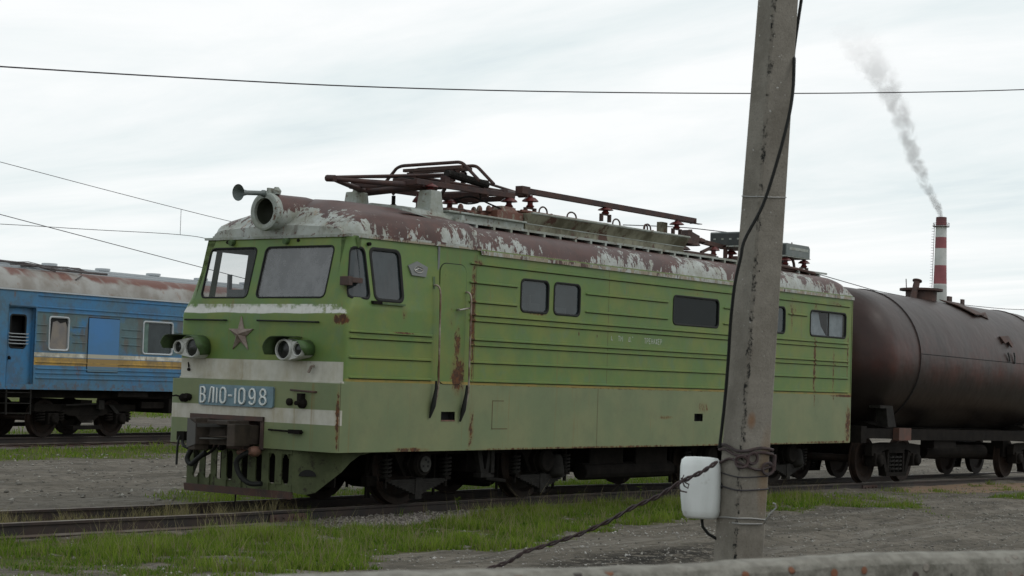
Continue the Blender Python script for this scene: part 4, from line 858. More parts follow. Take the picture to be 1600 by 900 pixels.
    sd_ = MB(); sd_.tube([(-2.2, -.95, .85), (-2.22, -.85, .4), (-2.12, -.8, .12)], .025, 6); sd_.box(-2.3, -2.1, -.92, -.80, .28, .42); sd_.tube([(2.2, -.95, .85), (2.22, -.85, .4), (2.12, -.8, .12)], .025, 6); sd_.split('sand_pipe', M['dark'], bo, smooth=60)
    sd_ = MB(); sd_.tube([(.9, -1.2, .80), (1.5, -1.25, .86)], .02, 6); sd_.tube([(-.2, -1.15, .85), (.1, -1.15, .35), (.6, -1.12, .30)], .03, 6); sd_.lathe([(.14, 0), (.16, .05), (.16, .3), (.1, .35)], (1.85, -1.1, .66), (0, -.2, -1), 12); sd_.split('brake_cylinder', M['spring'], bo, smooth=50)
    return bo
b1 = loco_bogie(3.7); loco_bogie(11.7)

# ================================================================== TRACKS
def zr(x): return 0.03 * max(0, (-x - 1)) / 3.6 if x < -1 else (0 if x < 7 else (-.084 * sstep((x - 7) / 8.3) if x < 15.3 else -.084 - (x - 15.3) * .0100 if x < 30 else -.231))
RP = [(-.065, -.18), (.065, -.18), (.065, -.165), (.012, -.145), (.010, -.045), (.036, -.035), (.036, -.004), (.026, 0), (-.026, 0), (-.036, -.004), (-.036, -.035), (-.010, -.045), (-.012, -.145), (-.065, -.165)]
def rail(xs_, y, zfn, parent):
    m_ = MB(); n = len(RP)
    for x in xs_: m_.v += [(x, y + a, zfn(x) + b) for a, b in RP]
    for i in range(len(xs_) - 1): m_.f += [(i * n + k, i * n + (k + 1) % n, (i + 1) * n + (k + 1) % n, (i + 1) * n + k) for k in range(n)]
    return m_.build('rail', M['railm'], parent)
t = NT('rail_steel'); X, Y, Z = t.xyz()
nrm = t.n('ShaderNodeNewGeometry'); sp2 = t.n('ShaderNodeSeparateXYZ'); t.put(sp2.inputs[0], nrm.outputs['Normal'])
M['railm'] = t.pbr(t.mix(t.ramp(sp2.outputs[2], .6, .95), t.mix(t.ramp(t.noise(2, 6, .7), .4, .6), (.022, .018, .017), (.036, .024, .020)), t.mix(t.ramp(t.noise(3, 5), .4, .6), (.17, .15, .13), (.11, .085, .07))), .6, 0, None, .3)
tr1 = empty('railway_track', 'near railway track with dark rusty rails under the green locomotive', 'track', (0, 0, 0))
xs_ = [-60, -30, -12] + [i * 1.0 for i in range(-10, 31)] + [60, 120, 260]
for y in (.82, 2.34): rail(xs_, y, zr, tr1)
fp = MB()
for x in (17.6, 0.0): fp.box(x - .35, x + .35, .785, .80, zr(x) - .15, zr(x) - .05); [fp.lathe([(.018, 0), (.018, .03)], (x + d_, .785, zr(x) - .1), (0, -1, 0), 6) for d_ in (-.25, -.1, .1, .25)]
fp.split('fishplate', M['rust'], tr1)
CA = R(6); cp0 = Vector((10.14, 20.4, 0)) + Vector((-math.sin(CA), math.cos(CA), 0)) * .76     # centre of coach track
tr2 = empty('railway_track', 'far railway track under the blue passenger coach', 'track', cp0, (0, 0, CA))
for y in (-.76, .76): rail([-80, -30, 0, 30, 80, 160], y, lambda x: 0, tr2)
sl = MB(); sl.box(-.12, .12, -1.35, 1.35, -.30, -.178); s0 = sl.build('sleeper', M['rust'], tr2, loc=(-12, 0, 0))
for k in range(1, 60): copy_tree(s0, tr2, (-12 + k * .6, 0, 0))

# ================================================================== TANK WAGON
tw = empty('tank_wagon', 'rusty brown tank wagon coupled behind the locomotive with a twisted step plate', 'tank wagon', (22.05, W / 2, -.131), (0, .0105, 0))
def mk_tank():
    t = NT('dark_bottom_tank_steel'); X, Y, Z = t.xyz()
    c = t.mix(t.ramp(t.noise(1.0, 7, .65), .35, .65), (0.022, 0.0125, 0.010), (0.036, 0.020, 0.016))
    c = t.mix(t.ma('MULTIPLY', t.ramp(t.noise(1.6, 6, .7, stretch=(.6, 1, .5), off=(0, 4, 2)), .38, .72), t.ma('MULTIPLY', t.band(Z, 2.1, 3.1, .4), .95)), c, (0.070, 0.019, 0.012))
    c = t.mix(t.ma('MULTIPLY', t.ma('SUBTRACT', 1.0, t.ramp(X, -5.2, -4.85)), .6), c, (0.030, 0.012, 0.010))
    low = t.ma('SUBTRACT', 1.0, t.ramp(t.ma('ADD', Z, t.ma('MULTIPLY', t.noise(1.2, 5, .6), -.5)), 1.75, 2.25))  # tank colour goes darker towards the bottom
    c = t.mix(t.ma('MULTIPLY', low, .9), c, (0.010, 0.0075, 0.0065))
    c = t.mix(t.ma('MULTIPLY', t.ramp(t.noise(2, 6, .7, off=(9, 1, 1)), .6, .75), .5), c, (0.045, 0.037, 0.034))
    return t.pbr(c, .44, 0, t.bump(t.ma('ADD', t.noise(.9, 3), t.ma('MULTIPLY', t.noise(7, 5), .05)), .5, .08), .32)
M['tank'] = mk_tank()
tb = MB(); AZ = 2.64; RR = 1.5
prof = [(.001, -5.72), (.5, -5.68), (.95, -5.55), (1.25, -5.33), (1.40, -5.10), (1.47, -4.9), (1.5, -4.7)]
full = prof + [(1.5, -3.68), (1.515, -3.675), (1.515, -3.64), (1.5, -3.635), (1.5, 0), (1.5, 3.9), (1.515, 3.905), (1.515, 3.94), (1.5, 3.945)] + [(a, -b) for a, b in prof[::-1]]
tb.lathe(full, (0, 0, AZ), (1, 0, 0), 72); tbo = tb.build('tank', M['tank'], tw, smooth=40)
sm_ = MB(); sm_.tube([(-3.65, -1.503, AZ + .12), (5.0, -1.503, AZ + .12)], .006, 5)
for xx in (-3.66, 3.92): sm_.tube([(xx, 1.514 * math.cos(a), AZ + 1.514 * math.sin(a)) for a in np.linspace(0, 2 * math.pi, 60)[:-1]], .012, 5, close=True)
sm_.build('weld_seam', M['black'], tbo)
dm_ = MB(); dm_.lathe([(.36, 0), (.36, .24), (.50, .24), (.50, .29), (.001, .30)], (-.35, 0, AZ + 1.46), (0, 0, 1), 28); dm_.tube([(-.9, -.05, 4.12), (-.70, -.05, 4.56)], .075, 10); dm_.lathe([(.11, 0), (.11, .03)], (-.70, -.05, 4.54), (.35, 0, 1), 14); dm_.tube([(-.95, .1, 4.38), (-.98, .1, 4.58)], .012, 5)
dm_.build('filler_dome', M['rust'], tw, smooth=40)
pt = MB(); pt.prism([(-.1, -.35, 4.14), (.9, -.42, 4.12), (1.15, -.95, 3.86), (.45, -1.02, 3.83), (.1, -.72, 4.02)], (0, 0, .02)); pt.prism([(.8, -.9, 3.88), (1.45, -.85, 3.95), (1.45, -.98, 3.72), (1.2, -1.0, 3.80)], (0, .02, 0)); pt.box(.55, .75, -.3, -.25, 4.14, 4.28); pt.box(1.35, 1.5, -.3, -.25, 4.12, 4.26)
pt.split('step_plate', M['rust'], tw)
pt = MB(); pt.prism([(1.1, -1.33, 3.36), (1.6, -1.33, 3.40), (1.75, -1.40, 3.22), (1.55, -1.46, 3.12), (1.45, -1.40, 3.26), (1.2, -1.42, 3.20)], (.0, -.04, 0)); pt.build('bent_bracket', M['rust'], tw)
pt = MB(); pt.tube([(1.25, -1.51, 2.98), (1.32, -1.515, 2.88), (1.36, -1.515, 2.78)], .02, 5); pt.tube([(1.62, -1.51, 3.0), (1.67, -1.515, 2.9), (1.68, -1.515, 2.74)], .02, 5); pt.build('paint_mark', M['darkbox'], tw)
fr_ = MB(); fr_.box(-5.9, 5.9, -.3, .3, .92, 1.16); fr_.box(-6.0, -5.75, -1.3, 1.3, .84, 1.18); fr_.box(5.75, 6.0, -1.3, 1.3, .84, 1.18); fr_.box(-3.7, 3.7, -1.28, -1.20, .90, 1.14); fr_.box(-3.7, 3.7, 1.20, 1.28, .90, 1.14); fr_.box(-5.9, -3.9, -1.28, -1.2, .93, 1.14); fr_.box(-5.9, -3.9, 1.2, 1.28, .93, 1.14)
for xx in (-4.1, -1.5, 1.5, 4.1): fr_.box(xx - .12, xx + .12, -1.25, 1.25, .92, 1.14)
fr_.build('underframe', M['dark'], tw)
eb = MB(); eb.box(-4.45, -3.85, -1.42, -1.28, .90, 1.16); eb.build('frame_step', simple('reddish_end', (.115, .045, .03), .7, 0, (.07, .04, .03), 4, .6), tw)
sa = MB(); sa.prism([(-4.75, -1.3, 1.18), (-4.35, -1.3, 1.18), (-4.55, -1.3, 1.62), (-5.15, -1.3, 1.62), (-5.15, -1.3, 1.56), (-4.85, -1.3, 1.56)], (0, .25, 0)); sa.build('tank_saddle', M['spring'], tw)
sa2 = MB()
for xx in (-4.3, 4.3): sa2.prism([(xx - .3, -1.1, 1.15), (xx - .3, -.5, 1.3), (xx - .3, .5, 1.3), (xx - .3, 1.1, 1.15)], (.6, 0, 0))
sa2.box(-2.2, -1.0, -1.22, -.9, .72, .95); sa2.tube([(-1.5, -.6, .62), (2.0, -.6, .62)], .16, 14); sa2.box(2.6, 3.0, -.9, -.6, .5, .92); sa2.split('brake_gear', M['dark'], tw)
cpl = MB(); cpl.box(-6.6, -5.9, -.14, .14, .88, 1.12); cpl.box(-6.75, -6.4, -.28, .22, .85, 1.15); cpl.build('coupler', M['dark'], tw)
for cxb in (-3.88, 3.95):
    bf_ = MB()
    for sg in (-1, 1):
        y = sg * 1.03
        bf_.prism([(-1.2, y - .08, .72), (-1.15, y - .08, .80), (-.5, y - .08, .84), (.5, y - .08, .84), (1.15, y - .08, .80), (1.2, y - .08, .72), (1.2, y - .08, .56), (.72, y - .08, .56), (.70, y - .08, .66), (.42, y - .08, .70), (.34, y - .08, .62), (-.34, y - .08, .62), (-.42, y - .08, .70), (-.70, y - .08, .66), (-.72, y - .08, .56), (-1.2, y - .08, .56)], (0, .16, 0))
        for s2 in (-1, 1):
            bf_.prism([(s2 * .72, y - .08, .60), (s2 * .60, y - .08, .66), (s2 * .40, y - .08, .20), (s2 * .50, y - .08, .16)], (0, .16, 0)); bf_.prism([(s2 * .42, y - .07, .66), (s2 * .34, y - .07, .66), (s2 * .34, y - .07, .2), (s2 * .42, y - .07, .2)], (0, .14, 0))
        bf_.box(-.5, .5, y - .09, y + .09, .13, .21)
    bf_.box(-.2, .2, -1.0, 1.0, .55, .80)
    bo = bf_.build('bogie', M['dark'], tw, loc=(cxb, 0, 0))
    for ax in (-.93, .93):
        wheelset(.475, bo, ax, .475)
        for sg in (-1, 1):
            bx = MB(); bx.box(ax - .17, ax + .17, sg * 1.03 - .12, sg * 1.03 + .12, .34, .62); bx.lathe([(.12, 0), (.12, .1), (.09, .13)], (ax, sg * 1.10, .475), (0, sg, 0), 16); bx.build('axle_box', M['dark'], bo, bevel=.015)
    for sg in (-1, 1):
        for k in (-.2, 0, .2): coil(k, sg * 1.03, .22, .55, .085, 4).build('coil_spring', M['spring'], bo, smooth=60)

# ================================================================== PASSENGER COACH
CW = 3.05
coach = empty('passenger_coach', 'weathered blue passenger coach with white and yellow stripes on the far track', 'railway coach', cp0, (0, 0, CA))
CY = -.76 - .82       # near face in coach coordinates
CWF = -CY             # far face
def mk_coach():
    t = NT('coach_paint'); X, Y, Z = t.xyz()
    bl = t.mix(t.ramp(t.noise(.6, 5, .6), .4, .62), (0.052, 0.180, 0.350), (0.070, 0.178, 0.285))
    teal = (0.10, 0.165, 0.18)
    wband = t.band(Z, 2.16, 3.12, .03)
    f = t.ma('MULTIPLY', wband, t.ramp(t.noise(1.4, 4, .6, off=(1, 0, 2)), .36, .52)); f = t.ma('MULTIPLY', f, t.ramp(X, .2, .3))
    c = t.mix(f, bl, teal)
    brown = t.ma('MULTIPLY', wband, t.ramp(t.noise(1.6, 5, .6, stretch=(1, 1, .35), off=(4, 0, 2)), .50, .57))
    c = t.mix(t.ma('MULTIPLY', brown, t.ma('MULTIPLY', t.ramp(X, .3, .5), .7)), c, (0.125, 0.105, 0.085))
    sx = t.ramp(X, .2, .22)
    c = t.mix(t.ma('MULTIPLY', sx, t.band(Z, 2.02, 2.12)), c, t.mix(t.ramp(t.noise(3, 5), .4, .6), (.68, .66, .58), (.50, .46, .36)))
    c = t.mix(t.ma('MULTIPLY', sx, t.band(Z, 1.81, 2.005)), c, t.mix(t.ramp(t.noise(2, 5), .35, .65), (.46, .29, .07), (.33, .21, .06)))
    ru = t.ramp(t.noise(3.0, 7, .7, stretch=(1, 1, .3)), .60, .68)
    c = t.mix(t.ma('MULTIPLY', ru, .75), c, (0.15, 0.075, 0.045))
    ru2 = t.ma('MULTIPLY', t.ramp(t.noise(5, 7, .7), .50, .6), t.ma('SUBTRACT', 1.0, t.ramp(Z, 1.3, 1.55))); c = t.mix(t.ma('MULTIPLY', ru2, .6), c, (.13, .07, .05))
    dull = t.ma('MULTIPLY', t.ramp(t.noise(2.6, 8, .75, off=(6, 6, 6)), .42, .62), .5); c = t.mix(dull, c, (.085, .095, .095))
    return t.pbr(c, .55, 0, t.bump(t.noise(1.2, 3), .25, .03), .25)
M['coach'] = mk_coach()
def mk_croof():
    t = NT('coach_roof_paint'); X, Y, Z = t.xyz()
    c = t.mix(t.ramp(t.noise(1.2, 6, .6), .35, .65), (.33, .33, .315), (.21, .19, .165))
    zz = t.ma('ADD', Z, t.ma('MULTIPLY', t.noise(1.0, 6, .65, stretch=(1, 1, .3)), .45))
    ru = t.ma('MULTIPLY', t.ramp(zz, 4.15, 4.24), t.ma('SUBTRACT', 1.0, t.ramp(Z, 4.16, 4.18)))
    ru = t.ma('MULTIPLY', ru, t.ramp(t.noise(1.1, 4, .6, stretch=(1, .3, .3), off=(3, 0, 0)), .36, .5))
    c = t.mix(ru, c, (.145, .058, .042)); c = t.mix(t.ma('MULTIPLY', t.ramp(t.noise(4, 6, .7), .58, .66), .5), c, (.22, .13, .09))
    c = t.mix(t.ramp(Z, 4.16, 4.18), c, (.25, .275, .29))
    return t.pbr(c, .55, 0, t.bump(t.noise(1.5, 3), .4, .04), .4)
M['croof'] = mk_croof()
CX0, CX1 = -1.15, 23.4
fnc = lambda x, z, d=0: Vector((x, CY - d, z))
wins = [(.68, 1.32, 2.2, 3.0), (4.03, 5.15, 2.2, 3.03), (7.0, 8.1, 2.2, 3.03), (9.9, 11.0, 2.2, 3.03), (12.8, 13.9, 2.2, 3.03), (15.7, 16.8, 2.2, 3.03), (18.6, 19.7, 2.2, 3.03)]
doorr = (-.66, .20, 1.34, 3.22)
cxs = sorted({CX0, CX1, doorr[0], doorr[1]} | {v for w_ in wins for v in w_[:2]}); czs = [1.21, 1.34, 2.2, 3.0, 3.03, 3.22, 3.62]
cm = MB(); wall(cm, cxs, czs, wins + [doorr], fnc)
cb = cm.build('body', M['coach'], coach, solid=.03)
cm = MB(); cm.box(CX0, CX1, CY + .35, CWF, 1.21, 1.25); cm.box(CX0, CX1, CWF - .03, CWF, 1.21, 3.62); cm.box(CX0 - .03, CX0, CY, CWF, 1.21, 3.9); cm.box(CX1, CX1 + .03, CY, CWF, 1.21, 3.9); cm.build('shell', M['coach'], coach)
MB().box(.3, CX1 - .1, CY + .5, CWF - .3, 1.3, 3.6).build('interior', M['black'], coach)
rb = MB()
for (a, b, z) in [(.28, 23.2, 3.52), (.28, 23.2, 3.24), (.28, 23.2, 3.13), (.27, 23.2, 1.89), (.29, 23.2, 1.73), (.29, 23.2, 1.62), (.29, 23.2, 1.50)]: rib(rb, a, b, z, .04, .022, fnc)
for z in (2.80, 2.60, 2.40):
    for a, b in ((.27, .56), (1.48, 1.92), (3.24, 3.92), (5.28, 6.8), (8.3, 9.7), (11.2, 12.6), (14.1, 15.5), (17, 18.4)): rib(rb, a, b, z, .035, .018, fnc)
rb.build('side_rib', M['coach'], coach, smooth=50)
M['cwin'] = simple('coach_frame_metal', (.42, .45, .47), .4, .3)
M['board'] = simple('window_board', (.24, .21, .18), .8, 0, (.17, .16, .16), 2.5, .6)
M['cglass'] = mk_glass('coach_glass', (0.06, 0.075, 0.08), 0.75, 0.03)
M['cglass2'] = mk_glass('green_glass', (0.14, 0.22, 0.19), 0.9, 0.02)
for k, w_ in enumerate(wins):
    g = MB(); gasket(g, fnc, *w_, .06, .03, .015, -.03, .02); o = g.build('window', M['cwin'] if k in (0, 1) else M['rubber'], coach, smooth=40)
    p = MB(); pane(p, fnc, *w_, d=-.025, nx=1); p.build('pane', M['board'] if k == 0 else M['cglass'], o)
    if k == 0:
        p = MB(); p.add([fnc(a, b, -.02) for a, b in ((.69, 2.99), (1.31, 2.99), (1.31, 2.75), (1.24, 2.9), (1.05, 2.86), (.95, 2.92), (.8, 2.88), (.77, 2.6), (.74, 2.4), (.70, 2.3))], [tuple(range(10))]); p.build('torn_film', M['black'], o)
    if k == 1:
        p = MB(); p.add([fnc(a, b, -.02) for a, b in ((4.05, 2.21), (4.24, 2.21), (4.24, 3.02), (4.05, 3.02))], [(0, 1, 2, 3)]); p.build('curtain', M['cglass2'], o)
# hatch panel
hp = MB(); A_ = rrect(2.565, 2.36, 1.10, 1.36, .03); hp.strip([fnc(a, b, 0) for a, b in A_], [fnc(a, b, .02) for a, b in A_], True); hp.add([fnc(a, b, .02) for a, b in A_], [tuple(range(len(A_)))])
t = NT('bright_blue_panel'); X, Y, Z = t.xyz()
c = t.mix(t.ramp(t.noise(1.2, 5), .4, .6), (.055, .19, .42), (.06, .18, .36)); c = t.mix(t.band(Z, 2.02, 2.12), c, (.42, .40, .32)); c = t.mix(t.band(Z, 1.81, 2.005), c, (.30, .20, .07)); c = t.mix(t.ma('LESS_THAN', Z, 1.8), c, (.10, .18, .24))
hpo = hp.build('side_hatch', t.pbr(c, .5, 0, None, .4), coach)
hp = MB(); B_ = rrect(2.565, 2.36, 1.14, 1.40, .035); hp.strip([fnc(a, b, .004) for a, b in B_], [fnc(a, b, .004) for a, b in A_], True); hp.build('hatch_gap', M['rubber'], hpo)
# recessed vestibule door
dfn = lambda x, z, d=0: Vector((x, CY + .12 - d, z))
cd_ = MB(); wall(cd_, [-.66, -.48, .0, .20], [1.34, 2.22, 3.0, 3.22], [(-.48, .0, 2.22, 3.0)], dfn); cdo = cd_.build('door', M['coach'], coach, solid=.03)
g = MB(); gasket(g, dfn, -.48, .0, 2.22, 3.0, .06, .03, .01); gw = g.build('door_window', M['rubber'], cdo, smooth=40); MB().box(-.6, .15, CY + .4, CY + .42, 1.3, 3.3).build('dark_vestibule', M['black'], gw)
for k in range(4): b_ = MB(); b_.tube([dfn(-.56, 2.32 + k * .08, .03), dfn(-.5, 2.31 + k * .08, .06), dfn(.02, 2.31 + k * .08, .06), dfn(.08, 2.32 + k * .08, .03)], .012, 6); b_.build('window_bar', M['cwin'], gw)
cj = MB(); cj.box(-.68, -.66, CY, CY + .13, 1.25, 3.22); cj.box(.20, .22, CY, CY + .13, 1.25, 3.22); cj.box(-.66, .20, CY, CY + .13, 3.20, 3.22); cj.box(-.66, .22, CY - .03, CY + .1, 3.225, 3.25); cj.build('door_jamb', M['coach'], cdo)
cj = MB(); cj.lathe([(.03, 0), (.03, .03)], dfn(-.52, 1.98, .02), (0, -1, 0), 8); cj.box(-.54, -.50, CY + .04, CY + .10, 1.92, 1.98); cj.build('lock', M['dark'], cdo)
# steps ladder
ld = MB(); ld.bar((-.62, CY + .02, 1.22), (-.62, CY - .0, .60), .03, .04); ld.bar((.16, CY + .02, 1.22), (.16, CY, .60), .03, .04)
for z in (1.12, .86, .62): ld.box(-.62, .16, CY - .02, CY + .22, z, z + .02)
ld.build('entry_steps', M['spring'], coach)
# roof
rp_ = [(-.0, 3.60), (-.02, 3.64), (.02, 3.78), (.10, 3.95), (.26, 4.08), (.5, 4.17), (.56, 4.18), (.9, 4.27), (1.3, 4.33), (1.58, 4.34)]
full = [(CY + a, b) for a, b in rp_] + [(-(CY + a), b) for a, b in rp_[::-1][1:]]
cr2 = MB(); n = len(full); rxs = [CX0 - .02 + (CX1 - CX0 + .04) * k / 60 for k in range(61)]
for x in rxs: cr2.v += [(x, a, b + (0.02 * math.sin(x * 3.1 + a) if 3.7 < b < 4.15 and x < 2.2 else 0)) for a, b in full]
for i in range(60): cr2.f += [(i * n + k, i * n + k + 1, (i + 1) * n + k + 1, (i + 1) * n + k) for k in range(n - 1)]
cr2.f += [tuple(range(n)), tuple(60 * n + k for k in range(n))]
cro = cr2.build('roof', M['croof'], coach, smooth=35)
cr3 = MB()
for yy, z in ((CY + .62, 4.22), (CY + .95, 4.30), (CY + 1.25, 4.34)): cr3.box(CX0, CX1, yy, yy + .03, z - .02, z + .012)
cr3.box(CX0, CX1, CY - .035, CY + .01, 3.60, 3.635); cr3.build('roof_bead', M['cwin'], cro)
for x in (1.85, 3.77, 5.73, 7.7, 9.7, 11.7):
    v_ = MB(); v_.lathe([(.16, 0), (.16, .03), (.20, .035), (.20, .095), (.18, .10)], (x, CY + 1.3, 4.32), (0, 0, 1), 20); v_.build('roof_vent', M['cwin'], coach, smooth=40)
# tangled scrap lying on the coach roof
jr = random.Random(4); sc_ = MB()
for k in range(16):
    a = Vector((-.4 + jr.random() * 2.6, CY + .45 + jr.random() * .5, 4.22 + jr.random() * .10)); b = a + Vector((.5 + jr.random() * .9, (jr.random() - .6) * .5, -.04 - jr.random() * .06)); sc_.tube([a, (a + b) / 2 + Vector((0, 0, .05)), b], .008 + .012 * jr.random(), 5)
sc_.tube([(-.5, CY + .9, 4.34), (.5, CY + .6, 4.30), (1.2, CY + .35, 4.20), (2.9, CY + .30, 4.20)], .03, 6); sc_.tube([(1.9, CY + .2, 4.10), (1.6, CY + .1, 3.98)], .02, 5)
sc_v = sc_.build('scrap_wire', simple('grey_scrap', (.13, .12, .12), .7, 0, (.05, .04, .04), 3, .8))
sc_v.matrix_world = Matrix.Translation(cp0) @ Matrix.Rotation(CA, 4, 'Z')
tag(sc_v, 'tangle of bent rods and wire lying on the blue coach roof', 'scrap')
# underframe and bogies
uf = MB(); uf.box(CX0, CX1, -1.2, 1.2, 1.0, 1.2); uf.box(3.3, 4.4, CY + .1, CY + .5, 1.05, 1.2); uf.box(5.3, 6.4, CY + .15, 1.2, .62, 1.0); uf.box(4.4, 5.4, CY + .3, CY + .4, .75, .92); uf.box(8.0, 10.5, CY + .15, 1.2, .6, 1.0); uf.box(12, 13.5, CY + .15, 1.2, .6, 1.0); uf.build('underframe', M['dark'], coach)
def coach_bogie(cxb):
    bf_ = MB()
    for sg in (-1, 1):
        y = sg * 1.05; bf_.prism([(-1.8, y - .06, .84), (-1.8, y - .06, .66), (-.9, y - .06, .66), (-.6, y - .06, .55), (.6, y - .06, .55), (.9, y - .06, .66), (1.8, y - .06, .66), (1.8, y - .06, .84)], (0, .12, 0)); bf_.box(-.5, .5, y - .12, y + .12, .2, .30)
    bf_.box(-.2, .2, -1.1, 1.1, .6, .95); bo = bf_.build('bogie', M['dark'], coach, loc=(cxb, 0, 0))
    for ax in (-1.2, 1.2):
        wheelset(.475, bo, ax, .475)
        for sg in (-1, 1):
            bx = MB(); bx.box(ax - .18, ax + .18, sg * 1.05 - .13, sg * 1.05 + .13, .33, .62); bx.lathe([(.13, 0), (.13, .08), (.10, .12)], (ax, sg * 1.16, .475), (0, sg, 0), 16); bx.build('axle_box', M['dark'], bo, bevel=.02)
            for s2 in (-.33, .33): coil(ax + s2, sg * 1.05, .40, .68, .10, 4).build('coil_spring', M['dark'], bo, smooth=60)
    for sg in (-1, 1):
        m_ = MB()
        for k in range(6): m_.box(-.40 + .04 * k, .40 - .04 * k, sg * 1.1 - .05, sg * 1.1 + .05, .52 - k * .03, .545 - k * .03)
        m_.build('leaf_spring', M['dark'], bo)
    m_ = MB(); m_.tube([(-.85, -1.22, .82), (.25, -1.22, .86)], .025, 6); m_.prism([(.7, -1.2, .84), (.85, -1.2, .84), (1.15, -1.2, .60), (1.0, -1.2, .60)], (0, .05, 0)); m_.box(.3, .5, -1.25, -1.15, .72, .95); m_.split('damper', M['spring'], bo)
coach_bogie(2.55); coach_bogie(19.6)

# ================================================================== CONCRETE POLE + wires
def mk_conc(name, a, b, speck=True, seam=None):
    t = NT(name); X, Y, Z = t.xyz()
    c = t.mix(t.ramp(t.noise(2.5, 7, .7), .35, .65), a, b)
    c = t.mix(t.ma('MULTIPLY', t.ramp(t.noise(60, 3, .6), .45, .7), .4), c, tuple(x * .6 for x in a))
    c = t.mix(t.ma('MULTIPLY', t.ramp(t.noise(38, 2, .5, off=(4, 4, 4)), .70, .73), .8), c, (.42, .42, .40))
    if seam:
        w = seam; dd = t.ma('ADD', t.ma('ABSOLUTE', t.ma('SUBTRACT', t.ma('ADD', X, t.ma('MULTIPLY', Z, .0)), 0.0)), 0.0)
    return t, c
POLE_B, POLE_T = Vector((-9.358, -11.298, -0.30)), Vector((-9.46, -11.715, 6.6))
pole = empty('concrete_pole', 'leaning grey concrete utility pole standing in front of the locomotive', 'utility pole', POLE_B)
pdir = (POLE_T - POLE_B); plen = pdir.length
zax = pdir.normalized()
view = Vector((cf.x, cf.y, 0)).normalized(); xax = view.cross(Vector((0, 0, 1))); ang = R(27)
xa = (xax * math.cos(ang) + view * math.sin(ang)); xa = (xa - zax * xa.dot(zax)).normalized(); ya = zax.cross(xa)
def pole_half(h): return .5 * lerp(.205, .116, h / plen)
# mesh in local axes (x,y,z) then oriented through the object's rotation
pm = MB(); hs = [plen * k / 24 for k in range(25)]; n = 8
for h in hs:
    a = pole_half(h); c_ = a * .14
    pm.v += [(-a + c_, -a, h), (a - c_, -a, h), (a, -a + c_, h), (a, a - c_, h), (a - c_, a, h), (-a + c_, a, h), (-a, a - c_, h), (-a, -a + c_, h)]
for i in range(24): pm.f += [(i * n + k, i * n + (k + 1) % n, (i + 1) * n + (k + 1) % n, (i + 1) * n + k) for k in range(n)]
pm.f += [tuple(range(n))[::-1], tuple(24 * n + k for k in range(n))]
t = NT('pole_concrete'); X, Y, Z = t.xyz()
c = t.mix(t.ramp(t.noise(3.5, 7, .7), .35, .65), (.240, .222, .190), (.165, .150, .125))
c = t.mix(t.ma('MULTIPLY', t.ramp(t.noise(90, 3, .6), .5, .75), .5), c, (.10, .095, .085))
c = t.mix(t.ramp(t.noise(45, 2, .5, off=(4, 4, 4)), .72, .75), c, (.42, .42, .40))
half = t.ma('SUBTRACT', .1025, t.ma('MULTIPLY', Z, .0445 / 6.9))
ed = t.ma('ADD', t.ma('ABSOLUTE', t.ma('ADD', X, half)), t.ma('ABSOLUTE', t.ma('ADD', Y, half)))
ed = t.ma('ADD', ed, t.ma('MULTIPLY', t.ma('SUBTRACT', t.noise(48, 5, .75, stretch=(1, 1, .7)), .5), .13))
brk = t.ramp(t.ma('ADD', t.noise(4, 5, .75, stretch=(.1, .1, 1)), t.ma('MULTIPLY', t.ramp(Z, 3.2, 1.8), .13)), .46, .56)
seam_m = t.ma('MULTIPLY', t.ma('SUBTRACT', 1.0, t.ramp(ed, .000, .014)), brk)
c = t.mix(seam_m, c, (.018, .018, .017))
c = t.mix(t.ma('MULTIPLY', t.gauss(X, .06, .05, Z, 1.72, .26), .55), c, (.20, .12, .055)); c = t.mix(t.ma('MULTIPLY', t.gauss(X, -.04, .03, Z, 1.98, .05), .8), c, (.19, .10, .05))
M['pole'] = t.pbr(c, .85, 0, t.bump(t.ma('ADD', t.noise(70, 4, .7), t.ma('MULTIPLY', seam_m, -1.5)), .6, .006), .25)
po = pm.build('shaft', M['pole'], pole)
rotm = Matrix((xa, ya, zax)).transposed(); po.rotation_euler = rotm.to_euler()
def wire(P, r, name, label, cat, mat, smooth=True, n=6, group=None):
    PP_ = [Vector(p_) for p_ in P]; Q = []
    for i in range(len(PP_) - 1):
        p0, p1, p2, p3 = PP_[max(i - 1, 0)], PP_[i], PP_[i + 1], PP_[min(i + 2, len(PP_) - 1)]
        for k in range(6):
            t_ = k / 6; Q.append(.5 * ((2 * p1) + (p2 - p0) * t_ + (2 * p0 - 5 * p1 + 4 * p2 - p3) * t_ ** 2 + (3 * p1 - p0 - 3 * p2 + p3) * t_ ** 3))
    Q.append(PP_[-1]); m_ = MB(); m_.tube(Q, r, n); o = m_.build(name, mat, smooth=60)
    if label: tag(o, label, cat, group)
    return o
M['wire'] = simple('wire_dark', (.030, .026, .032), .6)
M['rwire'] = simple('rusty_wire', (.060, .036, .034), .7, 0, (.035, .028, .03), 30, .7)
M['gwire'] = simple('galvanised_wire', (.30, .30, .29), .5, .3)
def polept(u, h, off):   # point round the pole: u angle deg, h height along, off beyond surface
    a = pole_half(h) + off; q = R(u); cx_, sy = math.cos(q), math.sin(q); m_ = max(abs(cx_), abs(sy)); k = a / m_ * (1 - .05 * (min(abs(cx_), abs(sy)) / m_) ** 6)
    return POLE_B + zax * h + xa * cx_ * k + ya * sy * k
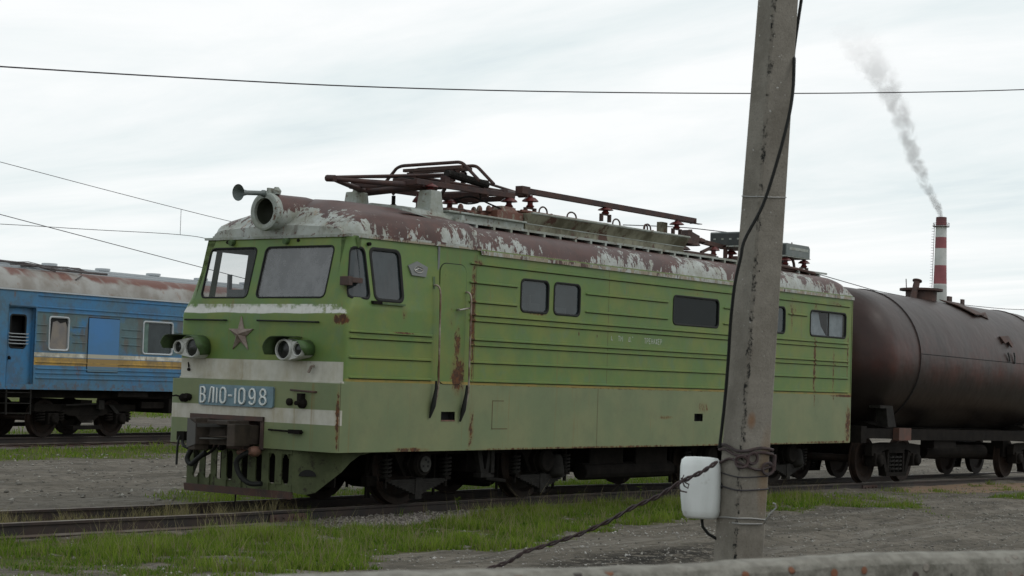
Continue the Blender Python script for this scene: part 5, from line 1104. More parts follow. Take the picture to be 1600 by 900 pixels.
wire([(-9.30, -11.70, 4.4)] + [(-9.353, -11.615, 3.605), (-9.395, -11.633, 3.482), (-9.434, -11.651, 3.329), (-9.474, -11.651, 3.179), (-9.521, -11.621, 2.966), (-9.56, -11.567, 2.741), (-9.603, -11.495, 2.568), (-9.611, -11.477, 2.472), (-9.611, -11.449, 2.345), (-9.586, -11.417, 2.168), (-9.547, -11.386, 1.978), (-9.519, -11.36, 1.817), (-9.502, -11.336, 1.656), (-9.486, -11.313, 1.527)],
     .0085, 'power_cable', 'thick black cable winding down the concrete pole', 'cable', M['rubber'])
# heavy rusty tie wrapped round the pole
H1 = lambda z: (z - POLE_B.z) / zax.z
P = [polept(a, H1(1.505) + .01 * math.sin(a * .05) + k_ * .022 + a * .00002, .014) for k_ in (0, 1) for a in range(0, 360, 12)]
m_ = MB(); m_.tube(P, .0075, 6); m_.tube([polept(a, H1(1.455) + .022 * math.sin(R(a * 2.3)), .014) for a in range(0, 360, 10)], .007, 6, close=True)
for a0, hh in ((255, 1.49), (300, 1.44), (228, 1.47)): m_.tube([polept(a0 + 14 * math.cos(R(b)), H1(hh) + .028 * math.sin(R(b)), .018) for b in range(0, 360, 30)], .008, 5, close=True)
m_.tube([polept(318, H1(1.43) + k * .02, .02) for k in range(5)], .011, 6)
tag(m_.build('tie_wire', M['rwire'], smooth=60), 'rusty twisted wire lashing wrapped round the concrete pole above the canister', 'wire')
for z_, r_, lab in ((1.40, .003, 'thin dark wire loop round the pole just under the rusty lashing'), (1.335, .004, 'dark wire loop round the pole between the lashing and the white wire'), (2.80, .003, 'thin grey wire loop round the upper part of the concrete pole')):
    m_ = MB(); m_.tube([polept(a, H1(z_) + .008 * math.sin(R(a + 60)), .004) for a in range(0, 360, 10)], r_, 5, close=True); tag(m_.build('wire_loop', M['wire'] if z_ < 2 else M['gwire'], smooth=60), lab, 'wire')
m_ = MB(); m_.tube([polept(a, H1(1.175) + .014 * math.sin(R(a + 200)), .005) for a in range(0, 360, 10)], .004, 5, close=True); m_.tube([polept(a, H1(1.165) + .004 * math.sin(R(a)), .006) for a in range(215, 310, 8)] , .004, 5)
m_.tube([polept(308, H1(1.165), .006), (-9.451 + .02, -11.560, 1.185), (-9.434, -11.58, 1.215), (-9.415, -11.604, 1.245), (-9.418, -11.602, 1.262), (-9.428, -11.592, 1.268)], .004, 5)
tag(m_.build('wire_loop', M['gwire'], smooth=60), 'pale bent wire with a loose curling end tied round the pole below the canister', 'wire')
# guy of twisted wires running down to the left
G = [(-9.520, -11.322, 1.457), (-9.525, -11.24, 1.403), (-9.48, -11.089, 1.343), (-9.457, -10.946, 1.261), (-9.449, -10.785, 1.194), (-9.441, -10.622, 1.105), (-9.445, -10.443, 1.024), (-9.452, -10.262, .959), (-9.533, -10.151, .913), (-9.581, -10.082, .855), (-9.651, -9.985, .81), (-9.849, -9.883, .729), (-10.1, -9.75, .60)]
CAMP = Vector((-17.31243, -15.87881, 1.83926))
for i_, (t0_, t1_) in enumerate(((8.95, 8.84), (9, 8.84), (9.1, 8.86), (9.2, 8.95), (9.3, 9.1))): G[i_] = CAMP + (Vector(G[i_]) - CAMP) * (t1_ / t0_)
gm = MB()
for ph in (0, 180):
    Q = []
    for i in range(len(G) - 1):
        for k in range(6):
            t_ = k / 6; p_ = Vector(G[i]).lerp(Vector(G[i + 1]), t_); a = (i * 6 + k) * 1.1 + R(ph); Q.append(p_ + Vector((math.cos(a) * .006, 0, math.sin(a) * .008)))
    gm.tube(Q, .0065, 5)
gm.tube([G[2] + Vector(v) for v in ((0, 0, .02), (0, -.02, -.02), (.01, -.035, -.03), (.01, -.04, -.01), (0, -.02, 0))], .004, 5); gm.tube([G[2] + Vector(v) for v in ((0, .02, -.02), (0, 0, -.045), (.01, -.03, -.05))], .004, 5); gm.tube([G[2] + Vector(v) for v in ((0, 0, 0), (.01, -.01, .035))], .003, 5)
tag(gm.build('guy_wire', M['rwire'], smooth=60), 'twisted rusty wire running from the pole lashing down to the left', 'wire')
# plastic canister hung beside the pole
cvec = Vector((.6, -.8, 0)); cn = Vector((-.8, -.6, 0))
CB = Vector((-9.55, -11.235, 1.160)) + Vector((.072, .034, .005)) ; can = empty('plastic_canister', 'white plastic canister hanging on the left of the concrete pole', 'canister', CB, (0, R(2.5), 0))
cmn = MB()
def can_sec(w, d_, z, lean, r_=.03): return [CB * 0 + cvec * (x + lean) + cn * y + Vector((0, 0, z)) for x, y in rrect(0, 0, w, d_, r_, 5)]
secs = [can_sec(a, b, z, l, r_) for a, b, z, l, r_ in ((.09, .05, .004, .012, .024), (.150, .10, .0, .010, .045), (.175, .125, .012, .008, .05), (.19, .138, .04, .006, .05), (.198, .142, .10, .002, .045), (.203, .142, .18, -.003, .04), (.200, .14, .26, -.006, .04), (.192, .13, .292, -.006, .045), (.165, .10, .308, -.004, .045), (.08, .04, .312, -.002, .019))]
ns = len(secs[0])
for s_ in secs: cmn.v += [tuple(v) for v in s_]
for i in range(len(secs) - 1): cmn.f += [(i * ns + k, i * ns + (k + 1) % ns, (i + 1) * ns + (k + 1) % ns, (i + 1) * ns + k) for k in range(ns)]
cmn.f += [tuple(range(ns)), tuple((len(secs) - 1) * ns + k for k in range(ns))]
t = NT('milky_plastic'); X, Y, Z = t.xyz(); c = t.mix(t.ramp(t.noise(6, 5, .6, stretch=(1, 1, .3)), .35, .7), (.74, .77, .76), (.62, .65, .63)); c = t.mix(t.ma('MULTIPLY', t.ramp(t.noise(12, 4, off=(2, 2, 2)), .62, .7), .4), c, (.42, .42, .38)); mat = t.pbr(c, .45, 0, t.bump(t.noise(9, 3), .3, .01), .4)
b_ = [n for n in t.t.nodes if n.type == 'BSDF_PRINCIPLED'][0]; b_.inputs['Subsurface Weight'].default_value = .25; b_.inputs['Subsurface Radius'].default_value = (.05, .05, .05)
cmn.build('bottle', mat, can, smooth=60)
q_ = MB(); q_.tube([CB * 0 + cvec * .012 + Vector((0, 0, .01)), cvec * .02 + Vector((0, 0, -.04)), cvec * .05 + Vector((0, 0, -.075)), cvec * .10 + Vector((0, 0, -.10)), cvec * .13 + Vector((0, 0, -.11))], .008, 8); q_.build('drain_hose', M['rubber'], can, smooth=60)
q_ = MB(); q_.lathe([(.018, 0), (.018, .03)], cvec * .095 + cn * .03 + Vector((0, 0, .17)), cvec, 10); q_.build('stopper', M['rubber'], can)
# long overhead wires
wire([(-8.485, -1.21, 4.553), (-6.517, -1.342, 4.743), (-4.436, -1.622, 4.938), (-2.173, -2.144, 5.146), (.363, -3.034, 5.401), (3.143, -4.249, 5.704), (5.69, -5.158, 6.031), (7.73, -6.222, 6.301), (11.463, -7.891, 6.862)], .0075, 'overhead_wire', 'long dark wire crossing the sky above the locomotive from edge to edge', 'wire', M['wire'])
wire([(8.02, 23.2, 7.506), (11.21, 22.34, 7.012), (13.62, 21.69, 6.628), (16.147, 20.863, 6.21), (17.791, 20.4, 5.973), (22, 19.5, 5.45)], .008, 'overhead_wire', 'topmost of the three thin wires above the blue coach', 'wire', M['wire'])
w2 = wire([(8.16, 23.216, 5.296), (11.31, 22.353, 5.411), (13.691, 21.692, 5.46), (16.15, 20.863, 5.507), (17.393, 20.5, 5.394), (20.5, 19.7, 4.95)], .008, 'overhead_wire', 'nearly level thin wire over the blue coach with a hanging dropper', 'wire', M['wire'])
dd_ = MB(); dd_.tube([(16.147, 20.863, 6.21), (16.15, 20.863, 5.507)], .007, 5); dd_.build('dropper', M['wire'], w2)
wire([(2.9, 15.2, 5.33), (5.7, 14.87, 4.912), (8.29, 14.79, 4.575), (11.02, 14.53, 4.186), (13.43, 14.6, 3.908)], .008, 'overhead_wire', 'lowest thin wire sloping steeply down over the blue coach behind the cab', 'wire', M['wire'])
wire([(16.0, 6.2, 5.38), (16.736, 5.194, 5.367), (17.26, 4.506, 5.308), (18.2, 3.6, 5.2)], .010, 'overhead_wire', 'short thin wire seen between the busbar and the dark roof case', 'wire', M['wire'])
wire([(31.839, 10.103, 5.528), (37.387, 11.072, 5.414), (41.757, 11.933, 5.381), (48.648, 12.774, 5.408), (55.728, 13.355, 5.53), (60.337, 13.883, 5.694), (68.025, 13.647, 5.96)], .013, 'overhead_wire', 'thin wire sagging along the top of the tank wagon', 'wire', M['wire'])

# ================================================================== CONCRETE FENCE in the foreground
fd = (Vector((-13.29, -14.347, 0)) - Vector((-14.766, -13.832, 0))).normalized(); fnr = Vector((-fd.y, fd.x, 0))
if fnr.dot(Vector((cf.x, cf.y, 0))) < 0: fnr = -fnr
FO = Vector((-14.03, -14.09, 0)); ff = MB(); fr2 = random.Random(5); NF = 260
def fprof(k):
    return [(-.0, -.35), (-.0, 1.458), (.008, 1.470), (.022, 1.478), (.060, 1.480), (.072, 1.472), (.078, 1.458), (.078, -.35)]
for k in range(NF):
    s_ = -6 + 12 * k / (NF - 1)
    for (d_, z) in fprof(k):
        j = (fr2.random() - .5) * .006 if z > 1 else 0; ff.v.append(tuple(FO + fd * s_ + fnr * (d_ + j) + Vector((0, 0, z + ((fr2.random() - .5) * .004 if z > 1 else 0) + .004 * math.sin(s_ * 5)))))
for k in range(NF - 1): ff.f += [(k * 8 + i, k * 8 + (i + 1) % 8, (k + 1) * 8 + (i + 1) % 8, (k + 1) * 8 + i) for i in range(8)]
t = NT('pebbly_concrete'); X, Y, Z = t.xyz()
base = t.mix(t.ramp(t.noise(14, 8, .75), .38, .62), (.25, .24, .21), (.13, .125, .105))
vor = t.n('ShaderNodeTexVoronoi'); vor.inputs['Scale'].default_value = 25; vor.inputs['Randomness'].default_value = 1; t.put(vor.inputs['Vector'], t.obj)
peb = t.ma('SUBTRACT', 1.0, t.ramp(t.ma('ADD', vor.outputs['Distance'], t.ma('MULTIPLY', t.noise(30, 4), .2)), .34, .40)); sepc = t.n('ShaderNodeSeparateColor'); t.put(sepc.inputs[0], vor.outputs['Color'])
pc = t.mix(t.ramp(sepc.outputs[0], .3, .7), (.06, .05, .048), (.22, .10, .06)); pc = t.mix(t.ramp(sepc.outputs[1], .6, .7), pc, (.25, .23, .20))
sel = t.ma('MULTIPLY', peb, t.ma('GREATER_THAN', sepc.outputs[2], .22)); sel = t.ma('MULTIPLY', sel, t.ma('SUBTRACT', 1.0, t.ramp(Z, 1.468, 1.474)))
c = t.mix(t.ramp(Z, 1.462, 1.476), base, t.mix(t.ramp(t.noise(25, 5), .35, .65), (.29, .28, .245), (.20, .19, .165))); c = t.mix(sel, c, pc)
fo = ff.build('concrete_fence', t.pbr(c, .9, 0, t.bump(t.ma('ADD', t.noise(30, 5, .7), t.ma('MULTIPLY', sel, .6)), .8, .012), .2))
tag(fo, 'rough concrete fence with pebbles along its edge in the foreground', 'fence')

# ================================================================== GROUND
def hash2(ix, iy, s):
    v = np.sin(ix * 127.1 + iy * 311.7 + s * 74.7) * 43758.5453; return v - np.floor(v)
def vnoise(x, y, s=0):
    ix, iy = np.floor(x), np.floor(y); fx, fy = x - ix, y - iy; fx = fx * fx * (3 - 2 * fx); fy = fy * fy * (3 - 2 * fy)
    a, b, c_, d_ = hash2(ix, iy, s), hash2(ix + 1, iy, s), hash2(ix, iy + 1, s), hash2(ix + 1, iy + 1, s)
    return (a * (1 - fx) + b * fx) * (1 - fy) + (c_ * (1 - fx) + d_ * fx) * fy
def fbm(x, y, s=0, o=4):
    v = 0; a = .5
    for k in range(o): v = v + a * vnoise(x * 2 ** k, y * 2 ** k, s + k); a *= .5
    return v / (1 - .5 ** o)
def ss(a, b, v): t_ = np.clip((v - a) / (b - a), 0, 1); return t_ * t_ * (3 - 2 * t_)
def grass_mask(x, y):
    n1_ = fbm(x * .55, y * .55, 3) - .5; n2_ = fbm(x * 1.9, y * 1.9, 9) - .5
    edge = -3.5 + .75 * ss(-3, -.5, x) + 1.0 * ss(0, 5, x)
    near_ = ss(-.35, .25, y - edge + n1_ * 2.4 + n2_ * .9) * (1 - ss(.55, .72, y + n2_ * .3))
    thin = 1 - .85 * ss(12.5, 15, x + n1_ * 4) * ss(-.5, .1, n2_ + .02)
    bank = 1 - ss(.0, .25, y + n2_ * .8) * ss(-.2, .6, x) * (1 - ss(3.2, 4.4, x))   # bare stones at the rail foot
    leftp = 1 - (1 - ss(-5.6, -4.0, x)) * ss(-.22, .02, n2_) * (1 - ss(-1.2, -.1, y)) * .65
    holes_ = ss(-.17, -.02, (fbm(x * 3.1, y * 2.2, 61) - .5) + .12 * ss(-1.6, 0, y)); near_ = near_ * thin * bank * leftp * ss(-.36, -.16, n2_ + .10) * holes_
    patch = ss(.1, .22, n1_ + n2_ * .3) * ss(-4.2, -3.4, y) * (1 - ss(-2, -1.2, y)) * ss(6, 7.5, x) * .8
    betw = ss(.86, .95, y) * (1 - ss(2.1, 2.3, y)) * ss(-.22, .0, n2_ + .16 * (1 - ss(-3, 0, x))) * (1 - ss(-.5, 1.2, x)) * .9
    back = ss(3.0, 3.6, y + n1_) * (1 - ss(5.0, 7.0, y + n1_ * 3)) * ss(.5, 3.5, x + n1_ * 2) * ss(-.3, -.05, n2_ + .08)
    back = back * (1 - .8 * ss(15, 18, x))
    yc = y - (20.4 + (x - 10.14) * .105)
    far = ss(-5.6, -4.4, yc + n1_ * 3) * (1 - ss(-1.6, -1.1, yc)) * ss(-.32, -.12, n2_ + .05)
    far2 = ss(1.5, 3, yc) * (1 - .75 * ss(6, 9, yc + n1_ * 4) * (1 - ss(16, 20, yc))) * ss(-.35, -.1, n2_ + n1_ * .5)
    return np.clip(np.maximum.reduce([near_, patch, betw, back, far * .9, far2]), 0, 1)
def gheight(x, y):
    z = -.205 + (fbm(x * .8, y * .8, 21) - .5) * .06
    z = z + .055 * ss(.55, .75, y) * (1 - ss(2.45, 2.7, y)) * (ss(-1.5, 1.5, x) * .3 + .7)
    z = z + .035 * np.exp(-((y - .45) / .22) ** 2) * ss(.3, 1, x) * (1 - ss(3, 4.5, x))
    z = z - .10 * ss(8, 22, x) * (1 - ss(8, 16, np.abs(y)))                      # the bed sinks with the sagging track
    rut = np.exp(-((y + 5.2 - .12 * x) / .35) ** 2) + np.exp(-((y + 6.8 - .12 * x) / .35) ** 2)
    z = z - .05 * rut * ss(-3, 1, x) + .06 * ss(-1, 3, x) * np.exp(-((y + 4.3 - .12 * x) / .6) ** 2) * fbm(x * 3, y * 3, 5)
    r2 = np.exp(-((y - 8.0 - .05 * x) / .3) ** 2) + np.exp(-((y - 9.7 - .05 * x) / .3) ** 2)
    z = z - .05 * r2
    z = z + (fbm(x * 4, y * 4, 31) - .5) * .035
    return z
def axis(rng):
    out = []
    for a, b, st in rng: out += list(np.arange(a, b, st))
    return np.array(out + [rng[-1][1]])
gx = axis([(-1500, -300, 200), (-300, -60, 30), (-60, -14, 2.0), (-14, 20, .11), (20, 40, .3), (40, 100, 2), (100, 400, 25), (400, 2500, 300)])
gy = axis([(-800, -100, 100), (-100, -16, 4), (-16, -7, .3), (-7, 6, .11), (6, 24, .25), (24, 60, 1.2), (60, 200, 12), (200, 2500, 200)])
GX, GY = np.meshgrid(gx, gy, indexing='ij'); GZ = gheight(GX, GY); GM = grass_mask(GX, GY)
nx_, ny_ = GX.shape; V = np.stack([GX, GY, GZ], -1).reshape(-1, 3)
ii, jj = np.meshgrid(np.arange(nx_ - 1), np.arange(ny_ - 1), indexing='ij'); a = (ii * ny_ + jj).ravel()
F = np.stack([a, a + ny_, a + ny_ + 1, a + 1], -1)
def np_mesh(name, V, F, mat, uvattr=None, smooth=True):
    me = bpy.data.meshes.new(name); k = F.shape[1]
    me.vertices.add(len(V)); me.vertices.foreach_set('co', V.astype(np.float32).ravel()); me.loops.add(F.size); me.loops.foreach_set('vertex_index', F.astype(np.int32).ravel())
    me.polygons.add(len(F)); me.polygons.foreach_set('loop_start', np.arange(0, F.size, k, dtype=np.int32)); me.polygons.foreach_set('loop_total', np.full(len(F), k, dtype=np.int32))
    if smooth: me.polygons.foreach_set('use_smooth', np.ones(len(F), dtype=bool))
    me.update(calc_edges=True)
    if uvattr is not None:
        for nm, arr in uvattr.items():
            at = me.attributes.new(nm, 'FLOAT', 'POINT'); at.data.foreach_set('value', arr.astype(np.float32).ravel())
    me.materials.append(mat); o = bpy.data.objects.new(name, me); SC.collection.objects.link(o); return o
t = NT('yard_soil'); X, Y, Z = t.xyz()
ga = t.n('ShaderNodeAttribute'); ga.attribute_name = 'grass'; G_ = ga.outputs['Fac']
so = t.mix(t.ramp(t.noise(.7, 7, .65), .35, .65), (.150, .134, .110), (.235, .210, .175))
so = t.mix(t.ma('MULTIPLY', t.ramp(t.noise(5, 8, .8), .46, .60), .75), so, (.095, .086, .072))
so = t.mix(t.ramp(t.noise(34, 3, .6), .66, .70), so, (.30, .285, .255))
so = t.mix(t.ma('MULTIPLY', t.ramp(t.noise(70, 3, .6), .5, .65), .35), so, (.08, .073, .064))
strk = t.ramp(t.noise(1.6, 7, .7, stretch=(.16, 1.6, 1), off=(2, 7, 0)), .54, .62); so = t.mix(t.ma('MULTIPLY', strk, .55), so, (.27, .25, .22))
strk2 = t.ramp(t.noise(1.9, 7, .7, stretch=(.14, 1.8, 1), off=(5, 3, 0)), .56, .62); so = t.mix(t.ma('MULTIPLY', strk2, .6), so, (.085, .078, .067))
wet = t.ramp(t.noise(.45, 5, .6, stretch=(.35, 1.2, 1), off=(4, 2, 0)), .55, .68); so = t.mix(t.ma('MULTIPLY', wet, .55), so, (.075, .07, .064))
coal = t.ma('MULTIPLY', t.gauss(X, 0.6, 3.2, Y, -4.55, .7), t.ramp(t.noise(7, 7, .75), .42, .5)); so = t.mix(t.ma('MULTIPLY', coal, .9), so, (.018, .017, .016))
sand = t.ramp(t.ma('ADD', t.gauss(X, 24, 7, t.ma('SUBTRACT', Y, t.ma('MULTIPLY', t.ma('SUBTRACT', X, 24.0), -.10)), -.35, 1.1), t.ma('MULTIPLY', t.noise(2, 6, .7), .5)), .42, .62); so = t.mix(sand, so, (.30, .215, .15))
gc = t.mix(t.ramp(t.noise(2.2, 6, .7), .35, .65), (.070, .090, .022), (.115, .115, .045))
c = t.mix(t.ramp(G_, .25, .75), so, gc)
hgt = t.ma('ADD', t.noise(14, 7, .75), t.ma('MULTIPLY', t.noise(60, 4, .7), .5))
ground = np_mesh('ground', V, F, t.pbr(c, .95, 0, t.bump(hgt, .9, .035), .1), {'grass': GM}); tag(ground, kind='structure')
# grass blades
def blades(name, rng, label, xr, yr, dens, hmin, hmax, wd_, cols_, maskfn=None, dry=0.0, thr=.25):
    rg = np.random.default_rng(rng); n = int((xr[1] - xr[0]) * (yr[1] - yr[0]) * dens); x = rg.uniform(*xr, n); y = rg.uniform(*yr, n)
    m = grass_mask(x, y) if maskfn is None else maskfn(x, y); cl = fbm(x * 3.2, y * 3.2, 77)
    keep = rg.random(n) < m * (m > thr) * np.clip(cl * 2.6 - .75, .06, 1); x, y, m, cl = x[keep], y[keep], m[keep], cl[keep]; n = len(x)
    clump = .55 * fbm(x * 1.1, y * 1.1, 55) + .45 * fbm(x * 5.5, y * 5.5, 56); z = gheight(x, y) - .01; h = rg.uniform(hmin, hmax, n) * (.12 + 3.4 * np.clip(clump - .15, 0, 1) ** 1.6) * (.5 + .6 * m); a = rg.uniform(0, 2 * np.pi, n); w = wd_ * rg.uniform(.6, 1.3, n)
    lx, ly = np.cos(a), np.sin(a); bend = rg.uniform(.1, .8, n) * h; ba = rg.uniform(0, 2 * np.pi, n); bx, by = np.cos(ba) * bend, np.sin(ba) * bend
    V_ = np.empty((n, 5, 3)); B = np.stack([x, y, z], -1); Wv = np.stack([lx * w / 2, ly * w / 2, 0 * w], -1)
    Mm = B + np.stack([bx * .3, by * .3, h * .55], -1); V_[:, 0] = B - Wv; V_[:, 1] = B + Wv; V_[:, 2] = Mm + Wv * .8; V_[:, 3] = Mm - Wv * .8; V_[:, 4] = B + np.stack([bx, by, h], -1)
    F3 = []; base_ = np.arange(n) * 5
    Ft = np.concatenate([np.stack([base_, base_ + 1, base_ + 2], -1), np.stack([base_, base_ + 2, base_ + 3], -1), np.stack([base_ + 3, base_ + 2, base_ + 4], -1)])
    hue = np.repeat(np.clip(rg.normal(.5, .22, n) + (clump - .5) * 1.8, 0, 1), 5); dr = np.repeat((rg.random(n) < dry).astype(float), 5)
    t = NT(name + '_blade'); at = t.n('ShaderNodeAttribute'); at.attribute_name = 'hue'; a2 = t.n('ShaderNodeAttribute'); a2.attribute_name = 'dry'
    c = t.mix(at.outputs['Fac'], cols_[0], cols_[1]); c = t.mix(a2.outputs['Fac'], c, (.24, .21, .12))
    b = t.n('ShaderNodeBsdfDiffuse'); t.put(b.inputs[0], c); tr_ = t.n('ShaderNodeBsdfTranslucent'); t.put(tr_.inputs[0], c); ms = t.n('ShaderNodeMixShader'); ms.inputs[0].default_value = .35
    t.t.links.new(b.outputs[0], ms.inputs[1]); t.t.links.new(tr_.outputs[0], ms.inputs[2]); t.t.links.new(ms.outputs[0], t.out.inputs[0])
    o = np_mesh(name, V_.reshape(-1, 3), Ft, t.m, {'hue': hue, 'dry': dr}, smooth=False)
    tag(o, label, 'grass', kind='stuff'); return n
GC = [(.065, .150, .014), (.215, .285, .048)]
blades('grass', 1, 'short green grass beside the near rail', (-9, 9), (-4.6, .75), 2900, .05, .155, .008, GC, dry=.16)
blades('grass', 2, 'patchy green grass at the foot of the rail towards the tank wagon', (9, 24), (-4.2, .75), 900, .05, .14, .013, GC, dry=.10)
blades('grass', 3, 'dry straw grass standing between the near rails', (-7, 3), (.86, 2.3), 900, .16, .34, .006, [(.13, .15, .04), (.24, .20, .10)], dry=.6)
blades('grass', 4, 'green grass strip behind the locomotive', (0, 22), (2.6, 8), 500, .06, .15, .014, GC, dry=.1)
blades('grass', 5, 'grass verge in front of the blue coach', (-2, 60), (12, 26), 150, .06, .15, .022, GC, dry=.08)
blades('grass', 6, 'far grass beyond the blue coach', (14, 90), (22, 60), 30, .08, .22, .05, GC, dry=.08)
blades('tall_grass', 7, 'tufts of taller grass touching the near rail', (-9, 16), (.40, .74), 320, .13, .26, .008, GC, maskfn=lambda x, y: ss(.52, .62, fbm(x * 1.3, y * .5, 13)), dry=.25)
blades('dry_grass', 8, 'dry pale stalks standing among the near grass', (-9, 14), (-4.2, .75), 55, .22, .42, .005, [(.22, .19, .10), (.34, .30, .18)], dry=.3)
blades('broad_weed', 9, 'low broad leaved weeds mixed into the near grass', (-9, 12), (-4.4, .7), 260, .03, .09, .030, [(.04, .10, .012), (.12, .19, .03)], dry=.05)
# stones
def stones(name, rng, label, xr, yr, n, smin, smax, cols_, dens=None):
    rg = np.random.default_rng(rng); x = rg.uniform(*xr, n); y = rg.uniform(*yr, n)
    if dens is not None: k = rg.random(n) < dens(x, y); x, y = x[k], y[k]
    n = len(x); z = gheight(x, y); s_ = smin * (smax / smin) ** (rg.random(n) ** 2.2)
    base_ = np.array([(1, 0, 0), (0, 1, 0), (-1, 0, 0), (0, -1, 0), (0, 0, 1), (0, 0, -1)], float); fc = np.array([(0, 1, 4), (1, 2, 4), (2, 3, 4), (3, 0, 4), (1, 0, 5), (2, 1, 5), (3, 2, 5), (0, 3, 5)])
    V_ = base_[None] * (s_[:, None, None] * rg.uniform(.5, 1.2, (n, 6, 1))); V_[:, :, 2] *= .6; a = rg.uniform(0, 6.28, n); ca, sa = np.cos(a)[:, None], np.sin(a)[:, None]
    V_ = V_ + rg.normal(0, .18, V_.shape) * s_[:, None, None]; xx, yy = V_[:, :, 0] * ca - V_[:, :, 1] * sa, V_[:, :, 0] * sa + V_[:, :, 1] * ca
    V_ = np.stack([xx + x[:, None], yy + y[:, None], V_[:, :, 2] + z[:, None] + s_[:, None] * .15], -1); F_ = (fc[None] + (np.arange(n) * 6)[:, None, None]).reshape(-1, 3)
    hue = np.repeat(rg.random(n), 6); t = NT(name + '_stone'); at = t.n('ShaderNodeAttribute'); at.attribute_name = 'hue'
    o = np_mesh(name, V_.reshape(-1, 3), F_, t.pbr(t.mix(at.outputs['Fac'], cols_[0], cols_[1]), .9, 0, None, .2), {'hue': hue}, smooth=False); tag(o, label, 'gravel', kind='stuff')
SCOL = [(.10, .093, .082), (.34, .325, .29)]
stones('gravel', 11, 'scattered gravel on the bare ground in front of the track', (-9, 22), (-8, .7), 34000, .006, .034, SCOL, lambda x, y: .25 + .75 * fbm(x * 1.4, y * 1.4, 41) - .35 * grass_mask(x, y))
stones('ballast', 12, 'pale ballast stones at the foot of the near rail', (.2, 5.0), (-.15, .74), 5200, .012, .038, [(.17, .155, .14), (.31, .29, .26)], lambda x, y: ss(0, .8, x) * (1 - ss(3.6, 5, x)) * ss(-.2, .3, y + .3 * fbm(x * 3, y * 3, 2) - .1))
stones('gravel', 13, 'stones and clods on the yard road behind the track', (-8, 40), (2.6, 17), 26000, .012, .065, SCOL, lambda x, y: fbm(x * .9, y * .9, 43) ** 1.5)
stones('gravel', 14, 'white chips and litter of stone in the near grass', (-8, 8), (-4.6, .4), 1500, .012, .032, [(.30, .29, .27), (.46, .45, .42)], lambda x, y: ss(.45, .65, fbm(x * 1.2, y * 1.2, 45)))

# a leafy weed by the near rail
wr = random.Random(9)
def weed(x, y, h, n, label):
    z0 = float(gheight(np.array([x]), np.array([y]))[0]); w_ = MB()
    o = empty('weed_plant', label, 'plant', (x, y, z0))
    st_ = MB(); st_.tube([(0, 0, -.02), (.01, .005, h * .5), (-.01, 0, h)], [.005, .004, .002], 5); st_.build('stem', M['weedm'], o)
    for k in range(n):
        a = wr.random() * 6.28; zz = h * (.15 + .85 * k / n); L_ = .05 + .05 * wr.random(); d = Vector((math.cos(a), math.sin(a), .35)); sd_ = Vector((-math.sin(a), math.cos(a), 0)) * L_ * .28; b0 = Vector((0, 0, zz))
        w_.add([b0, b0 + d * L_ * .5 + sd_, b0 + d * L_ + Vector((0, 0, -.015)), b0 + d * L_ * .5 - sd_], [(0, 1, 2, 3)])
    w_.build('leaves', M['weedm'], o)
t = NT('weed_leaf'); bb = t.n('ShaderNodeBsdfDiffuse'); t.put(bb.inputs[0], t.mix(t.ramp(t.noise(20, 3), .4, .6), (.13, .19, .03), (.08, .13, .02))); t.t.links.new(bb.outputs[0], t.out.inputs[0]); M['weedm'] = t.m
weed(3.25, .50, .26, 22, 'leafy weed growing against the near rail below the first axle box')
weed(8.1, .45, .34, 14, 'thin tall weed by the rail left of the white canister')
# ================================================================== CHIMNEY and smoke
CHX, CHY = 433.7 + 0, 180.35
ch = empty('factory_chimney', 'tall red and white banded chimney smoking beyond the tank wagon', 'chimney', (CHX, CHY, -.2))
cs = MB(); cs.lathe([(2.9, 0), (1.85, 27), (1.62, 36), (1.40, 49.3), (1.28, 49.35), (1.28, 48)], (0, 0, 0), (0, 0, 1), 32)
t = NT('banded_chimney'); X, Y, Z = t.xyz()
WHT = t.mix(t.ramp(t.noise(.3, 5), .3, .7), (.56, .57, .56), (.46, .47, .46)); REDC = t.mix(t.ramp(t.noise(.3, 5, off=(3, 3, 3)), .3, .7), (.30, .095, .105), (.24, .08, .09))  # red paled by distance haze mixed into its colour
c = t.mix(t.ma('ADD', t.ma('ADD', t.band(Z, 31.3, 36.3, .05), t.band(Z, 40.9, 43.9, .05)), t.ramp(Z, 47.0, 47.1)), WHT, REDC)
c = t.mix(t.ma('MULTIPLY', t.ramp(Z, 31, 30.8), .4), c, (.26, .27, .27))
c = t.mix(t.ma('MULTIPLY', t.ramp(t.ma('ADD', Z, t.noise(1, 3)), 46.5, 50), .7), c, (.05, .03, .03))
cs.build('shaft', t.pbr(c, .8), ch, smooth=40)
pf = MB(); pf.lathe([(1.4, 0), (2.2, 0), (2.2, .12), (1.4, .12)], (0, 0, 46.7), (0, 0, 1), 24, cap=False)
for zz in (.5, 1.0): pf.tube([(2.15 * math.cos(a), 2.15 * math.sin(a), 46.7 + zz) for a in np.linspace(0, 2 * math.pi, 25)[:-1]], .04, 4, close=True)
for k in range(12): a = k * math.pi / 6; pf.tube([(2.15 * math.cos(a), 2.15 * math.sin(a), 46.7), (2.15 * math.cos(a), 2.15 * math.sin(a), 47.7)], .035, 4)
pf.build('gallery', M['rust'], ch)
la = MB(); dl = Vector((-.55, .8, 0)).normalized()
for s2 in (-1, 1): o_ = Vector((-dl.y, dl.x, 0)) * .25 * s2; la.tube([dl * 2.35 + o_ + Vector((0, 0, 20)), dl * 1.8 + o_ + Vector((0, 0, 47.5))], .04, 4)
for k in range(36): z = 21 + k * .74; la.lathe([(.42, 0), (.42, .05)], dl * (2.35 - .55 * (z - 20) / 27 + .3) + Vector((0, 0, z)), (0, 0, 1), 8, cap=False)
la.build('ladder', M['rust'], ch)
